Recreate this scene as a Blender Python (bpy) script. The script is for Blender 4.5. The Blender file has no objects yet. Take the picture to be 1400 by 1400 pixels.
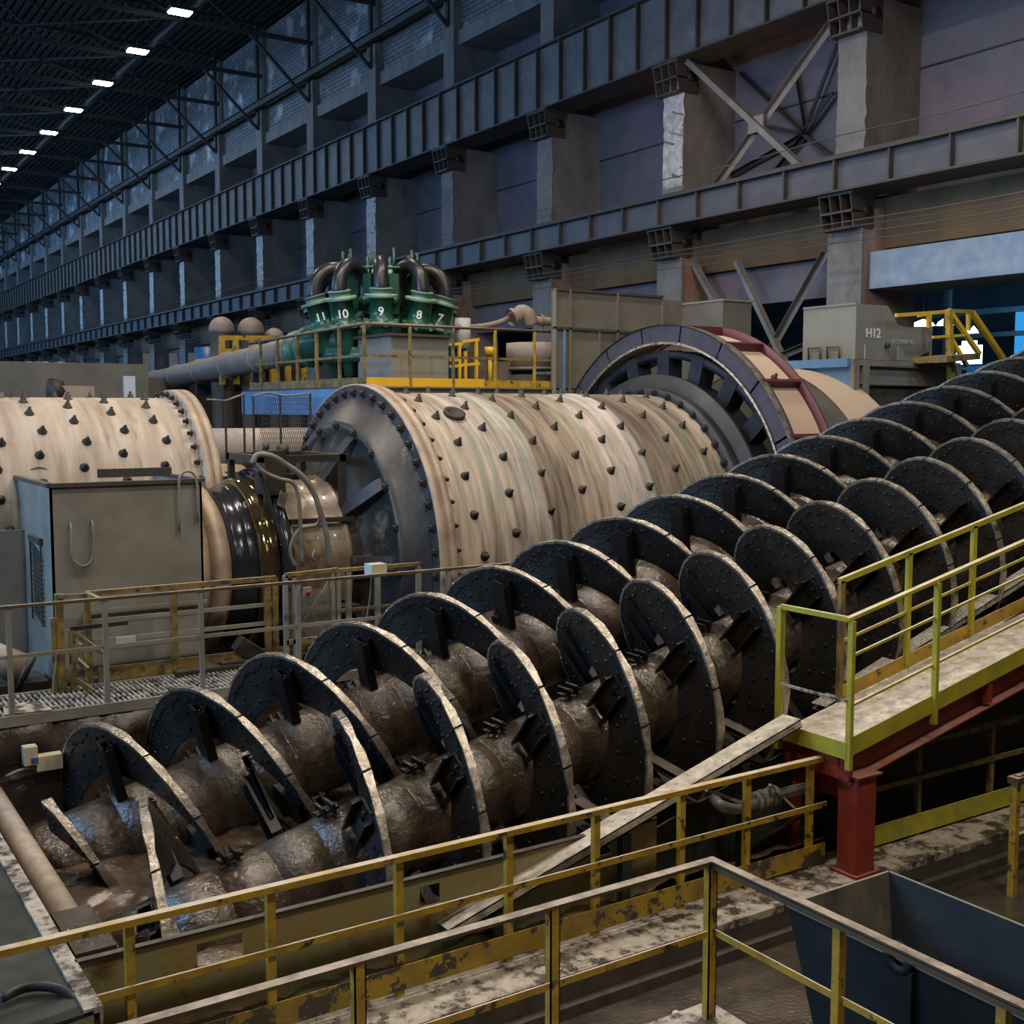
import bpy, math, random
from math import sin, cos, pi, radians, atan2, sqrt, hypot
from mathutils import Vector, Matrix
random.seed(7)
S = bpy.context.scene
COL = S.collection

# ------------------------------------------------------------------ camera, world, lights, exposure
YAW, PITCH, FPX = radians(33.16), radians(5.075), 1592.0
cd = bpy.data.cameras.new('camera'); cam = bpy.data.objects.new('camera', cd); COL.objects.link(cam)
cd.sensor_width = 36; cd.lens = 36 * FPX / 1400; cd.clip_end = 400
cam.location = (0, 0, 5.0)
cam.rotation_euler = (pi / 2 - PITCH, 0, -YAW)
S.camera = cam
S.view_settings.view_transform = 'Standard'; S.view_settings.look = 'None'
S.view_settings.gamma = 1; S.view_settings.use_curve_mapping = False
S.view_settings.exposure = -0.15

W = bpy.data.worlds.new('world'); S.world = W; W.use_nodes = True
W.node_tree.nodes['Background'].inputs[0].default_value = (.10, .13, .18, 1)
W.node_tree.nodes['Background'].inputs[1].default_value = .045


def area(name, loc, target, sx, sy, power, color):
    l = bpy.data.lights.new(name, 'AREA'); l.shape = 'RECTANGLE'; l.size = sx; l.size_y = sy
    l.energy = power; l.color = color
    o = bpy.data.objects.new(name, l); COL.objects.link(o); o.location = loc
    o.rotation_euler = (Vector(target) - Vector(loc)).to_track_quat('-Z', 'Y').to_euler()
    return o


# daylight through the long window bands of the left wall (far up, cool)
area('window_daylight_near', (-16, 34, 15), (21, 30, 9), 60, 6, 3900, (.34, .58, 1.0))
area('window_daylight_far', (-14, 100, 17), (21, 105, 16), 80, 8, 16000, (.28, .56, 1.0))
# daylight entering low beside the mills
area('window_daylight_low', (-13, 17, 9), (14, 16, 4.5), 9, 3, 2900, (.32, .60, 1.0))
# high-bay lamps over mills and classifier (warm white); extras added for glints and feed pipe
for k, (hx, hy, hz, hp) in enumerate(((1.5, 17.6, 14.5, 400), (5.5, 17.6, 14.5, 360), (9.5, 17.6, 14.5, 460), (14.8, 17.2, 15.7, 430), (3, 9.5, 14.5, 400), (8, 9.5, 14.5, 430), (13, 9.5, 15.4, 440),
                                      (2.5, 3.2, 13, 430), (9.0, 3.0, 13, 470), (12.0, 25, 14.5, 170), (8.5, 32, 14.5, 330), (15, 3, 13, 240))):
    area('highbay_%d' % k, (hx, hy, hz), (hx + .01, hy + (1.5 if hy < 4 else .05), 0), .7, .7, hp, (1.0, .88, .74))
area('highbay_hall', (5, -6, 14), (9, 14, 2), 2.5, 2.5, 110, (1.0, .87, .70))
area('lamp_wall_a', (17.5, 21.5, 11.5), (23, 23, 14), .6, .6, 45, (1.0, .60, .42))
area('lintel_fill', (16.5, 13, 11.2), (22, 15.5, 9.3), .6, .6, 50, (1.0, .60, .36))  # added warm light, placed to brighten only the brown lintel
area('bay_beyond', (25, 13, 9), (46, 15, 4), 8, 4, 1500, (.12, .52, 1.0))
area('beam_blue_fill', (19.6, 10.6, 8.4), (21.4, 14.2, 8.1), .5, .5, 70, (.26, .58, 1.0))  # unseen light added on the hall side to turn the beam blue

# ------------------------------------------------------------------ helpers
M3 = None
fw = Vector((sin(YAW) * cos(PITCH), cos(YAW) * cos(PITCH), -sin(PITCH)))
rt = Vector((cos(YAW), -sin(YAW), 0)); dn = -(rt.cross(fw))
EYE = Vector((0, 0, 5.0))


def at(px, py, X=None, Y=None, Z=None):
    d = rt * ((px - 700) / FPX) + dn * ((py - 700) / FPX) + fw
    if X is not None: t = (X - EYE.x) / d.x
    elif Y is not None: t = (Y - EYE.y) / d.y
    else: t = (Z - EYE.z) / d.z
    return EYE + d * t


class MB:
    def __init__(s): s.v = []; s.f = []; s.sm = []; s.m = []; s.cur = 0

    def add(s, vs, fs, smooth=False):
        b = len(s.v); s.v += [tuple(v) for v in vs]
        for f in fs: s.f.append(tuple(i + b for i in f)); s.sm.append(smooth); s.m.append(s.cur)
        return s

    def mat(s, i): s.cur = i; return s

    def box(s, x0, x1, y0, y1, z0, z1):
        vs = [(x, y, z) for x in (x0, x1) for y in (y0, y1) for z in (z0, z1)]
        return s.add(vs, [(0, 1, 3, 2), (4, 6, 7, 5), (0, 4, 5, 1), (2, 3, 7, 6), (0, 2, 6, 4), (1, 5, 7, 3)])

    def obox(s, c, ax, ay, az):
        c = Vector(c); ax = Vector(ax); ay = Vector(ay); az = Vector(az)
        vs = [c + i * ax + j * ay + k * az for i in (-1, 1) for j in (-1, 1) for k in (-1, 1)]
        return s.add(vs, [(0, 1, 3, 2), (4, 6, 7, 5), (0, 4, 5, 1), (2, 3, 7, 6), (0, 2, 6, 4), (1, 5, 7, 3)])

    def bar(s, p, q, w=.06, h=.06, up=(0, 0, 1), ang=False):
        p = Vector(p); q = Vector(q); d = (q - p); L = d.length; d.normalize()
        up = Vector(up)
        if abs(d.dot(up)) > .98: up = Vector((0, 1, 0))
        r = d.cross(up).normalized(); u = r.cross(d).normalized(); m = (p + q) / 2
        if ang:   # rolled angle section
            t = .009
            s.obox(m + u * (h / 2 - t / 2), d * L / 2, r * w / 2, u * t / 2)
            s.obox(m + r * (w / 2 - t / 2), d * L / 2, r * t / 2, u * h / 2)
            return s
        return s.obox(m, d * L / 2, r * w / 2, u * h / 2)

    def channel(s, p, q, w, h, up=(0, 0, 1), t=.014, side=1):
        p = Vector(p); q = Vector(q); d = (q - p); L = d.length; d.normalize(); up = Vector(up)
        if abs(d.dot(up)) > .98: up = Vector((0, 1, 0))
        r = d.cross(up).normalized(); u = r.cross(d).normalized(); m = (p + q) / 2
        s.obox(m - r * side * (w / 2 - t / 2), d * L / 2, r * t / 2, u * h / 2)
        s.obox(m + u * (h / 2 - t / 2), d * L / 2, r * w / 2, u * t / 2)
        s.obox(m - u * (h / 2 - t / 2), d * L / 2, r * w / 2, u * t / 2)
        return s

    def ibeam(s, p, q, w, h, up=(0, 0, 1), t=.02):
        p = Vector(p); q = Vector(q); d = (q - p); L = d.length; d.normalize(); up = Vector(up)
        if abs(d.dot(up)) > .98: up = Vector((0, 1, 0))
        r = d.cross(up).normalized(); u = r.cross(d).normalized(); m = (p + q) / 2
        s.obox(m, d * L / 2, r * t / 2, u * h / 2)
        s.obox(m + u * (h / 2), d * L / 2, r * w / 2, u * t / 2)
        s.obox(m - u * (h / 2), d * L / 2, r * w / 2, u * t / 2)
        return s

    def lathe(s, o, axis, prof, n=32, a0=0, a1=2 * pi, ref=(0, 0, 1), smooth=True, close=False):
        """prof = [(distance along axis, radius)...]; angle 0 at ref, turning about axis"""
        o = Vector(o); axis = Vector(axis).normalized(); ref = Vector(ref)
        if abs(axis.dot(ref)) > .98: ref = Vector((1, 0, 0))
        u = (ref - axis * ref.dot(axis)).normalized(); w = axis.cross(u)
        full = abs(a1 - a0 - 2 * pi) < 1e-6; cnt = n if full else n + 1
        for seg in range(len(prof) - 1):
            (t0, r0), (t1, r1) = prof[seg], prof[seg + 1]
            vs = []
            for i in range(cnt):
                a = a0 + (a1 - a0) * i / n; dv = u * cos(a) + w * sin(a)
                vs += [o + axis * t0 + dv * r0, o + axis * t1 + dv * r1]
            fs = []
            for i in range(n):
                j = (i + 1) % cnt
                fs.append((2 * i, 2 * j, 2 * j + 1, 2 * i + 1))
            s.add(vs, fs, smooth)
        return s

    def cyl(s, p, q, r, n=16, r2=None):
        p = Vector(p); q = Vector(q); L = (q - p).length
        r2 = r if r2 is None else r2
        return s.lathe(p, q - p, [(0, 0), (0, r), (L, r2), (L, 0)], n)

    def tube(s, pts, r, n=8, sm=3):
        pts = [Vector(p) for p in pts]
        if sm and len(pts) > 2:      # Catmull-Rom
            out = []; P = [pts[0] * 2 - pts[1]] + pts + [pts[-1] * 2 - pts[-2]]
            for i in range(1, len(P) - 2):
                for k in range(sm):
                    t = k / sm; a, b, c, d = P[i - 1], P[i], P[i + 1], P[i + 2]
                    out.append(.5 * ((2 * b) + (c - a) * t + (2 * a - 5 * b + 4 * c - d) * t * t + (3 * b - a - 3 * c + d) * t ** 3))
            out.append(pts[-1]); pts = out
        vs = []; u = None
        for i, p in enumerate(pts):
            d = (pts[min(i + 1, len(pts) - 1)] - pts[max(i - 1, 0)]).normalized()
            if u is None:
                u = d.cross(Vector((0, 0, 1)))
                if u.length < .1: u = d.cross(Vector((0, 1, 0)))
            u = (u - d * u.dot(d)).normalized(); w = d.cross(u)
            rr = r[i] if isinstance(r, (list, tuple)) and len(r) == len(pts) else (r if not isinstance(r, (list, tuple)) else r[0])
            vs += [p + (u * cos(2 * pi * k / n) + w * sin(2 * pi * k / n)) * rr for k in range(n)]
        fs = [(i * n + k, i * n + (k + 1) % n, (i + 1) * n + (k + 1) % n, (i + 1) * n + k) for i in range(len(pts) - 1) for k in range(n)]
        s.add(vs, fs, True)
        m = len(pts) - 1
        s.add(vs[:n], [tuple(range(n))[::-1]]); s.add(vs[m * n:], [tuple(range(n))])
        return s

    def poly(s, pts, ext):
        """extrude a polygon given in 3D by vector ext"""
        n = len(pts); e = Vector(ext); vs = [Vector(p) for p in pts]; vs += [v + e for v in vs]
        fs = [tuple(range(n)), tuple(range(2 * n - 1, n - 1, -1))]
        fs += [(i, i + n, (i + 1) % n + n, (i + 1) % n) for i in range(n)]
        return s.add(vs, fs)

    def grid(s, fn, nu, nv, smooth=True):
        vs = [fn(i / nu, j / nv) for i in range(nu + 1) for j in range(nv + 1)]
        fs = [(i * (nv + 1) + j, (i + 1) * (nv + 1) + j, (i + 1) * (nv + 1) + j + 1, i * (nv + 1) + j + 1) for i in range(nu) for j in range(nv)]
        return s.add(vs, fs, smooth)

    def build(s, name, mats, parent=None, loc=None, fix=True):
        if not isinstance(mats, (list, tuple)): mats = [mats]
        me = bpy.data.meshes.new(name)
        if parent is not None:
            off = ORG[parent.name]
        elif loc is not None: off = Vector(loc)
        else:
            xs, ys, zs = zip(*s.v)
            off = Vector(((min(xs) + max(xs)) / 2, (min(ys) + max(ys)) / 2, min(zs)))
        me.from_pydata([tuple(Vector(v) - off) for v in s.v], [], s.f)
        me.polygons.foreach_set('use_smooth', s.sm)
        for m in mats: me.materials.append(m)
        if len(mats) > 1: me.polygons.foreach_set('material_index', s.m)
        if fix:
            import bmesh
            bm = bmesh.new(); bm.from_mesh(me)
            bmesh.ops.remove_doubles(bm, verts=bm.verts, dist=1e-5)
            bmesh.ops.recalc_face_normals(bm, faces=bm.faces)
            bm.to_mesh(me); bm.free()
        me.update()
        o = bpy.data.objects.new(name, me); COL.objects.link(o)
        if parent is not None: o.parent = parent
        else: o.location = off
        ORG[o.name] = off
        return o


ORG = {}


def tag(o, label, cat, group=None, kind=None):
    o['label'] = label; o['category'] = cat
    if group: o['group'] = group
    if kind: o['kind'] = kind
    return o


def thing(name, label, cat, loc, group=None):
    o = bpy.data.objects.new(name, None); COL.objects.link(o); o.location = loc
    o.empty_display_size = .3
    ORG[o.name] = Vector(loc)
    return tag(o, label, cat, group)


def struct(mb, name, mat, fix=True):
    o = mb.build(name, mat, fix=fix); o['kind'] = 'structure'; return o


def dup(o, off=(0, 0, 0), label=None, parent=None):
    c = o.copy(); COL.objects.link(c)
    if parent is not None: c.parent = parent
    else: c.location = Vector(o.location) + Vector(off); ORG[c.name] = ORG[o.name] + Vector(off)
    if label: c['label'] = label
    for ch in list(o.children): dup(ch, parent=c)
    return c


# ------------------------------------------------------------------ materials
def mat(name, col, rough=.6, metal=0., var=None, vs=3., vamt=.5, dust=None, damt=.5, bump=.0, bs=20., stretch=(1, 1, 1),
        col3=None, s3=1., a3=(.55, .65), rvar=0., emit=None, coat=0., spec=None, bump2=0):
    m = bpy.data.materials.new(name); m.use_nodes = True; nt = m.node_tree; N = nt.nodes; L = nt.links
    b = N['Principled BSDF']; b.inputs['Roughness'].default_value = rough; b.inputs['Metallic'].default_value = metal
    if spec is not None: b.inputs['Specular IOR Level'].default_value = spec
    if coat: b.inputs['Coat Weight'].default_value = coat; b.inputs['Coat Roughness'].default_value = .07
    geo = N.new('ShaderNodeNewGeometry'); mp = N.new('ShaderNodeMapping'); mp.inputs['Scale'].default_value = stretch
    L.new(geo.outputs['Position'], mp.inputs['Vector']); vec = mp.outputs['Vector']

    def noise(sc, det=4., ro=.6):
        n = N.new('ShaderNodeTexNoise'); n.inputs['Scale'].default_value = sc; n.inputs['Detail'].default_value = det
        n.inputs['Roughness'].default_value = ro
        L.new(vec, n.inputs['Vector']); return n.outputs['Fac']

    def ramp(fac, a, c):
        r = N.new('ShaderNodeMapRange'); r.inputs['From Min'].default_value = a; r.inputs['From Max'].default_value = c
        L.new(fac, r.inputs['Value']); return r.outputs['Result']

    def mix(f, A, B):
        x = N.new('ShaderNodeMix'); x.data_type = 'RGBA'
        if isinstance(f, float): x.inputs[0].default_value = f
        else: L.new(f, x.inputs[0])
        for i, c in ((6, A), (7, B)):
            if isinstance(c, tuple): x.inputs[i].default_value = (*c, 1)
            else: L.new(c, x.inputs[i])
        return x.outputs[2]

    def mul(a, k):
        x = N.new('ShaderNodeMath'); x.operation = 'MULTIPLY'; L.new(a, x.inputs[0])
        if isinstance(k, float): x.inputs[1].default_value = k
        else: L.new(k, x.inputs[1])
        return x.outputs[0]
    c = tuple(col)
    if var: c = mix(mul(ramp(noise(vs), .38, .66), float(vamt)), c, tuple(var))
    if col3: c = mix(ramp(noise(s3, 6., .7), *a3), c, tuple(col3))
    if dust:
        sp = N.new('ShaderNodeSeparateXYZ'); L.new(geo.outputs['Normal'], sp.inputs[0])
        f = mul(ramp(sp.outputs['Z'], .3, .9), ramp(noise(6.), .25, .6)); c = mix(mul(f, float(damt)), c, tuple(dust))
        if rough < .5:
            r = N.new('ShaderNodeMapRange'); r.inputs['To Min'].default_value = rough; r.inputs['To Max'].default_value = .7
            L.new(mul(f, float(damt)), r.inputs['Value']); L.new(r.outputs['Result'], b.inputs['Roughness'])
    if isinstance(c, tuple): b.inputs['Base Color'].default_value = (*c, 1)
    else: L.new(c, b.inputs['Base Color'])
    if rvar:
        r = N.new('ShaderNodeMapRange'); r.inputs['From Min'].default_value = .35; r.inputs['From Max'].default_value = .65
        r.inputs['To Min'].default_value = max(.03, rough - rvar); r.inputs['To Max'].default_value = min(1, rough + rvar)
        L.new(noise(vs * 2.3), r.inputs['Value']); L.new(r.outputs['Result'], b.inputs['Roughness'])
    if bump and bump2:
        bn = N.new('ShaderNodeBump'); bn.inputs['Strength'].default_value = bump; bn.inputs['Distance'].default_value = .02
        ad = N.new('ShaderNodeMath'); ad.operation = 'MULTIPLY_ADD'; L.new(noise(bs * bump2, 3.), ad.inputs[0]); ad.inputs[1].default_value = .10; L.new(noise(bs, 5.), ad.inputs[2])
        bn.inputs['Distance'].default_value = .035; L.new(ad.outputs[0], bn.inputs['Height']); L.new(bn.outputs['Normal'], b.inputs['Normal'])
        if coat: L.new(bn.outputs['Normal'], b.inputs['Coat Normal'])
    elif bump:
        bn = N.new('ShaderNodeBump'); bn.inputs['Strength'].default_value = bump; bn.inputs['Distance'].default_value = .02
        L.new(noise(bs, 5.), bn.inputs['Height']); L.new(bn.outputs['Normal'], b.inputs['Normal'])
    if emit:
        b.inputs['Emission Color'].default_value = (*emit[:3], 1); b.inputs['Emission Strength'].default_value = emit[3]
    return m


DUST = (.34, .29, .23)
m_blade = mat('black_wet_steel', (.013, .0125, .012), .36, .2, (.034, .028, .021), 2.5, .6, bump=.4, bs=22, bump2=3., rvar=.1)
m_rim = mat('worn_blade_edge', (.42, .37, .30), .27, .6, (.10, .075, .05), 7, .7, bump=.5, bs=30, rvar=.12)
m_arm = mat('arm_steel', (.012, .011, .011), .36, .3, (.03, .025, .02), 5, .5, bump=.3, bs=25)
m_mud = mat('wet_mud_on_shaft', (.085, .062, .041), .17, 0., (.036, .027, .019), 3.4, .9, bump=.9, bs=11, bump2=3.5, coat=.8, rvar=.10)
m_slurry = mat('brown_slurry', (.125, .082, .054), .13, 0., (.07, .048, .033), 2.2, .7, bump=.8, bs=6, bump2=3., coat=.6, rvar=.05)
m_yel = mat('yellow_rail_paint', (.50, .31, .02), .45, 0., (.24, .145, .03), 5, .75, dust=(.50, .44, .36), damt=1., bump=.2, bs=40,
            col3=(.05, .033, .02), s3=6, a3=(.57, .62))
m_yeltoe = mat('flaking_yellow_toe_board', (.42, .27, .02), .45, 0., (.17, .115, .03), 3, .8, bump=.25, bs=30, col3=(.06, .05, .036), s3=2.6, a3=(.52, .545))
m_yel2 = mat('grimy_yellow_paint', (.25, .17, .035), .6, 0., (.10, .075, .04), 5, .8, dust=(.3, .26, .2), damt=.9, col3=(.05, .036, .024), s3=6, a3=(.5, .62))
m_yel3 = mat('clean_yellow_paint', (.75, .46, .02), .5, 0., (.6, .33, .02), 3, .5, dust=DUST, damt=.5)
m_lime = mat('lime_yellow_paint', (.46, .40, .025), .5, 0., (.26, .26, .04), 4, .7, dust=(.55, .48, .38), damt=.95, bump=.1, bs=40,
             col3=(.12, .10, .04), s3=9, a3=(.63, .70))
m_gravel = mat('gravelly_ledge', (.40, .38, .34), .5, 0., (.10, .09, .08), 30, .95, bump=1., bs=45, rvar=.2)
m_red = mat('red_oxide_beam', (.30, .035, .015), .42, 0., (.17, .03, .02), 3, .7, dust=(.3, .2, .16), damt=.8, bump=.1, bs=30,
            col3=(.09, .03, .02), s3=5, a3=(.6, .7))
m_deck = mat('dusty_deck_plate', (.58, .52, .43), .5, 0., (.25, .215, .17), 8, .8, bump=.7, bs=24, col3=(.10, .085, .07), s3=22, a3=(.60, .64), rvar=.1)
m_dkrail = mat('dark_dirty_rail', (.07, .052, .034), .5, .1, (.12, .08, .03), 4, .7, dust=(.36, .30, .24), damt=1., bump=.2, bs=30)
m_green_side = mat('green_trough_plate', (.22, .225, .115), .34, 0., (.28, .19, .055), 2.2, .9, bump=.2, bs=18, col3=(.12, .055, .015), s3=1.7,
                   a3=(.54, .66), rvar=.12)
m_dkgreen = mat('dark_green_plate', (.014, .022, .014), .45, .1, (.045, .05, .04), 2, .8, bump=.12, bs=14, rvar=.1)
m_black = mat('grimy_black_steel', (.022, .019, .016), .5, .2, (.05, .042, .033), 4, .7, dust=(.16, .13, .1), damt=.6, bump=.2)
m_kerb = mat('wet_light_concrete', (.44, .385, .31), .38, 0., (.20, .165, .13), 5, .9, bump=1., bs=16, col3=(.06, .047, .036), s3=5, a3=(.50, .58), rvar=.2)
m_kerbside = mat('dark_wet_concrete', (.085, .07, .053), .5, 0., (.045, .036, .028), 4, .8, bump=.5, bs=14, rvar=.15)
m_floor = mat('wet_brown_floor', (.075, .058, .044), .16, 0., (.035, .028, .021), 1.5, .9, bump=.75, bs=22, rvar=.12, coat=.4)
m_mudwall = mat('caked_mud_wall', (.055, .041, .031), .35, 0., (.03, .022, .017), 2.6, .8, bump=1., bs=6, rvar=.15)
m_shell = mat('dusty_mill_shell', (.42, .352, .28), .55, 0., (.22, .165, .12), 1.8, .85, stretch=(2.6, .35, .35), bump=.12, bs=12,
              col3=(.15, .105, .075), s3=1.5, a3=(.56, .72))
m_shell_g = mat('mill_shell_streaked', (.45, .375, .30), .5, 0., (.14, .10, .075), 2.3, .95, stretch=(3.4, .30, .30), bump=.2, bs=10,
                col3=(.20, .235, .165), s3=1.5, a3=(.53, .64))
m_flange = mat('tan_flange', (.40, .31, .22), .5, .1, (.20, .15, .11), 3, .8, bump=.2, bs=16)
m_bolt = mat('dark_bolt', (.024, .019, .015), .6, .2)
m_mend = mat('dark_mill_head', (.032, .032, .034), .40, .15, (.085, .078, .07), 1.3, .8, bump=.3, bs=8, col3=(.26, .25, .22), s3=1.1, a3=(.60, .72))
m_gear = mat('dark_gear_steel', (.010, .013, .018), .5, .2, (.04, .048, .06), 2, .6)
m_guard = mat('purple_grey_guard', (.055, .050, .064), .5, .1, (.10, .088, .098), 3, .6, dust=(.3, .26, .24), damt=.4)
m_guardred = mat('maroon_guard_edge', (.085, .016, .026), .5, 0., (.10, .02, .03), 3, .6)
m_tan = mat('dust_covered_tan_panel', (.46, .36, .28), .75, 0., (.46, .34, .25), 2, .6)
m_greyg = mat('grey_green_steel', (.25, .24, .205), .5, .1, (.16, .15, .125), 1.6, .8, bump=.12, bs=10, col3=(.075, .065, .05), s3=3.5, a3=(.66, .78))
m_sheet = mat('grey_sheet_panel', (.165, .15, .118), .6, .1, (.11, .10, .08), 1.2, .8, col3=(.10, .065, .025), s3=.8, a3=(.62, .74))
m_hopper = mat('hopper_grey_paint', (.235, .225, .18), .55, 0., (.18, .172, .14), 2, .6)
m_blue = mat('blue_paint_and_light_steel', (.12, .27, .48), .5, 0., (.07, .16, .30), 2, .7)
m_tankblue = mat('blue_tank', (.02, .10, .26), .4, 0.)
m_purplegirder = mat('girder_web_paint', (.16, .15, .145), .6, .1, (.09, .085, .088), 1.1, .8, bump=.1, bs=10, col3=(.29, .24, .19), s3=.9, a3=(.58, .72))
m_girder2 = mat('dark_girder_web_paint', (.085, .088, .10), .55, .1, (.05, .052, .06), 1.3, .7, bump=.1, bs=10)
m_gflange = mat('girder_flange_dark', (.055, .048, .042), .6, .2, (.09, .07, .05), 2, .6, dust=(.17, .13, .1), damt=.8)
m_column = mat('grey_column_concrete', (.21, .20, .185), .8, 0., (.12, .115, .108), 1.5, .8, stretch=(1, 1, .5), bump=.5, bs=9,
               col3=(.11, .10, .095), s3=1.2, a3=(.58, .75))
m_columnedge = mat('pale_broken_concrete', (.58, .57, .54), .85, 0., (.25, .24, .225), 5, .8, bump=.8, bs=11)
m_rustcol = mat('rust_stained_concrete', (.30, .175, .10), .8, 0., (.16, .10, .065), 1.1, .8, stretch=(1, 1, .5), bump=.4, bs=9, col3=(.34, .25, .22), s3=.8, a3=(.5, .65))
m_lintel = mat('brown_stained_lintel', (.15, .092, .038), .8, 0., (.085, .058, .032), 1.3, .8, bump=.4, bs=9)
m_panel = mat('wall_panel_concrete', (.125, .125, .155), .8, 0., (.085, .083, .10), .7, .8, bump=.3, bs=8, col3=(.19, .13, .15), s3=.45, a3=(.48, .66))
m_bluelitbeam = mat('blue_lit_beam_concrete', (.20, .27, .36), .8, 0., (.30, .36, .42), 3, .8, bump=.5, bs=10)  # blue light falling on the beam is put into its concrete colour
m_pipeblue = mat('far_blue_pipe', (.06, .11, .22), .5)
m_roof = mat('dark_roof_deck', (.03, .03, .028), .8, 0., (.03, .03, .028), .8, .6)
m_truss = mat('roof_truss_steel', (.045, .048, .047), .6, .2, (.05, .05, .05), 2, .5)
m_pipe = mat('dusty_brown_pipe', (.27, .215, .165), .65, 0., (.18, .14, .11), 2, .7, dust=(.42, .35, .28), damt=.9)
m_cyg = mat('cyclone_green_paint', (.008, .070, .043), .30, 0., (.006, .045, .03), 4, .6, dust=(.2, .28, .2), damt=.5)
m_cyg2 = mat('pale_green_dusty_flange', (.04, .14, .095), .45, 0., (.10, .17, .12), 5, .7, dust=(.5, .52, .42), damt=.8)
m_rubber = mat('black_rubber_bend', (.013, .014, .018), .34, 0., (.035, .03, .028), 3, .4)
m_white = mat('white_paint', (.5, .54, .55), .5)
m_cream = mat('cream_box', (.52, .48, .34), .45, 0., (.38, .33, .22), 9, .5)
m_glossy = mat('oily_bronze_ring', (.20, .16, .07), .1, .8, (.10, .08, .035), 6, .6, bump=.15, bs=8)
m_oily = mat('oily_black_ring', (.025, .030, .042), .16, .4, (.05, .05, .055), 4, .6, bump=.15, bs=10)
m_muddyhouse = mat('muddy_bearing_cover', (.24, .185, .125), .26, 0., (.10, .075, .055), 2.2, .85, bump=.4, bs=12, coat=.3, col3=(.05, .04, .03), s3=2.2, a3=(.60, .70))
m_hose = mat('dusty_hose', (.20, .18, .15), .5, 0., (.09, .08, .07), 8, .7)
m_hosedark = mat('dark_hose', (.03, .028, .025), .45)
m_binblue = mat('dark_blue_bin_paint', (.010, .015, .018), .6, 0., (.026, .028, .028), 1.6, .7, spec=.2, bump=.15, bs=12, col3=(.10, .085, .06), s3=1.6, a3=(.66, .78))
m_bintan = mat('scraped_bin_inside', (.20, .165, .115), .42, .2, (.06, .065, .065), 2.2, .95, stretch=(1, 1, .4), bump=.15, bs=12)
m_lamp = mat('lamp_glow', (1, 1, .9), .5, emit=(1.0, .96, .82, 40))
m_lamp2 = mat('cool_lamp_glow', (1, 1, 1), .5, emit=(.75, .95, 1.0, 3))
m_wire = mat('grey_cable', (.08, .08, .08), .6)
m_redbtn = mat('red_button', (.5, .01, .02), .4)
m_text = mat('white_stencil', (.75, .78, .75), .6)
m_textdim = mat('faded_stencil', (.42, .41, .36), .7)


def brick_mat():
    m = bpy.data.materials.new('painted_brick'); m.use_nodes = True; nt = m.node_tree; N = nt.nodes; L = nt.links
    b = N['Principled BSDF']; b.inputs['Roughness'].default_value = .8
    g = N.new('ShaderNodeNewGeometry'); s = N.new('ShaderNodeSeparateXYZ'); c = N.new('ShaderNodeCombineXYZ')
    L.new(g.outputs['Position'], s.inputs[0]); L.new(s.outputs['Y'], c.inputs['X']); L.new(s.outputs['Z'], c.inputs['Y'])
    t = N.new('ShaderNodeTexBrick'); L.new(c.outputs[0], t.inputs['Vector']); t.inputs['Scale'].default_value = 1
    t.inputs['Brick Width'].default_value = .5; t.inputs['Row Height'].default_value = .17; t.inputs['Mortar Size'].default_value = .022
    t.inputs['Color1'].default_value = (.20, .21, .22, 1); t.inputs['Color2'].default_value = (.13, .135, .145, 1); t.inputs['Mortar'].default_value = (.05, .05, .055, 1)
    n = N.new('ShaderNodeTexNoise'); n.inputs['Scale'].default_value = .9; n.inputs['Detail'].default_value = 6; L.new(g.outputs['Position'], n.inputs['Vector'])
    r = N.new('ShaderNodeMapRange'); r.inputs['From Min'].default_value = .55; r.inputs['From Max'].default_value = .72; L.new(n.outputs['Fac'], r.inputs['Value'])
    x = N.new('ShaderNodeMix'); x.data_type = 'RGBA'; L.new(r.outputs[0], x.inputs[0]); L.new(t.outputs['Color'], x.inputs[6]); x.inputs[7].default_value = (.5, .52, .52, 1)
    L.new(x.outputs[2], b.inputs['Base Color']); return m


m_brick = brick_mat()

# ------------------------------------------------------------------ structure: hall
BAY = 6.03; Y0 = 18.3; XW = 21.0
KS = list(range(-1, 22))
YEND = Y0 + BAY * 22
b = MB(); b.box(-12, 9.75 + 40, -6, 7.5, -.3, 0); struct(b, 'floor', m_floor)
b = MB(); b.box(-12, 50, 13.75, YEND, -.3, 0); b.box(15.5, 50, 7.25, 13.75, -.3, 0); struct(b, 'floor_mill_side', m_floor)
# kerb along the trough
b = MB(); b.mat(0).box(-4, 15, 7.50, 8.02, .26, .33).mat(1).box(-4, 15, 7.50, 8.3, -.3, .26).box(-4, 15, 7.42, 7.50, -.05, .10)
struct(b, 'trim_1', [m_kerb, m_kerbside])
# pit walls and bottom
b = MB()


def rough_wall(u, v):
    x = -4 + 19 * u; z = -1.2 + 2.72 * v
    d = .10 * sin(x * 3.1 + z * 2) + .07 * sin(x * 7.7 - z * 5) + .05 * sin(x * 13 + z * 11) + random.uniform(-.03, .03)
    return (x, 13.50 + .10 - abs(d) * (1 - v * .3) * 1.6 * (1 if v < .98 else 0), z)


b.grid(rough_wall, 150, 24); b.box(-4, 15.2, 13.62, 13.9, -1.2, 1.5)
struct(b, 'wall_pit_back', m_mudwall, fix=False)
b = MB(); b.box(-4, 15.5, 8.3, 13.7, -1.4, -1.25); struct(b, 'floor_pit', m_mudwall)
# concrete plinth under the nearest railing
b = MB(); b.box(-3, 5.42, 4.9, 5.78, -.1, .88); b.box(-3, 5.42, 2, 4.9, -.1, .88); struct(b, 'floor_plinth', m_kerb)

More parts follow.
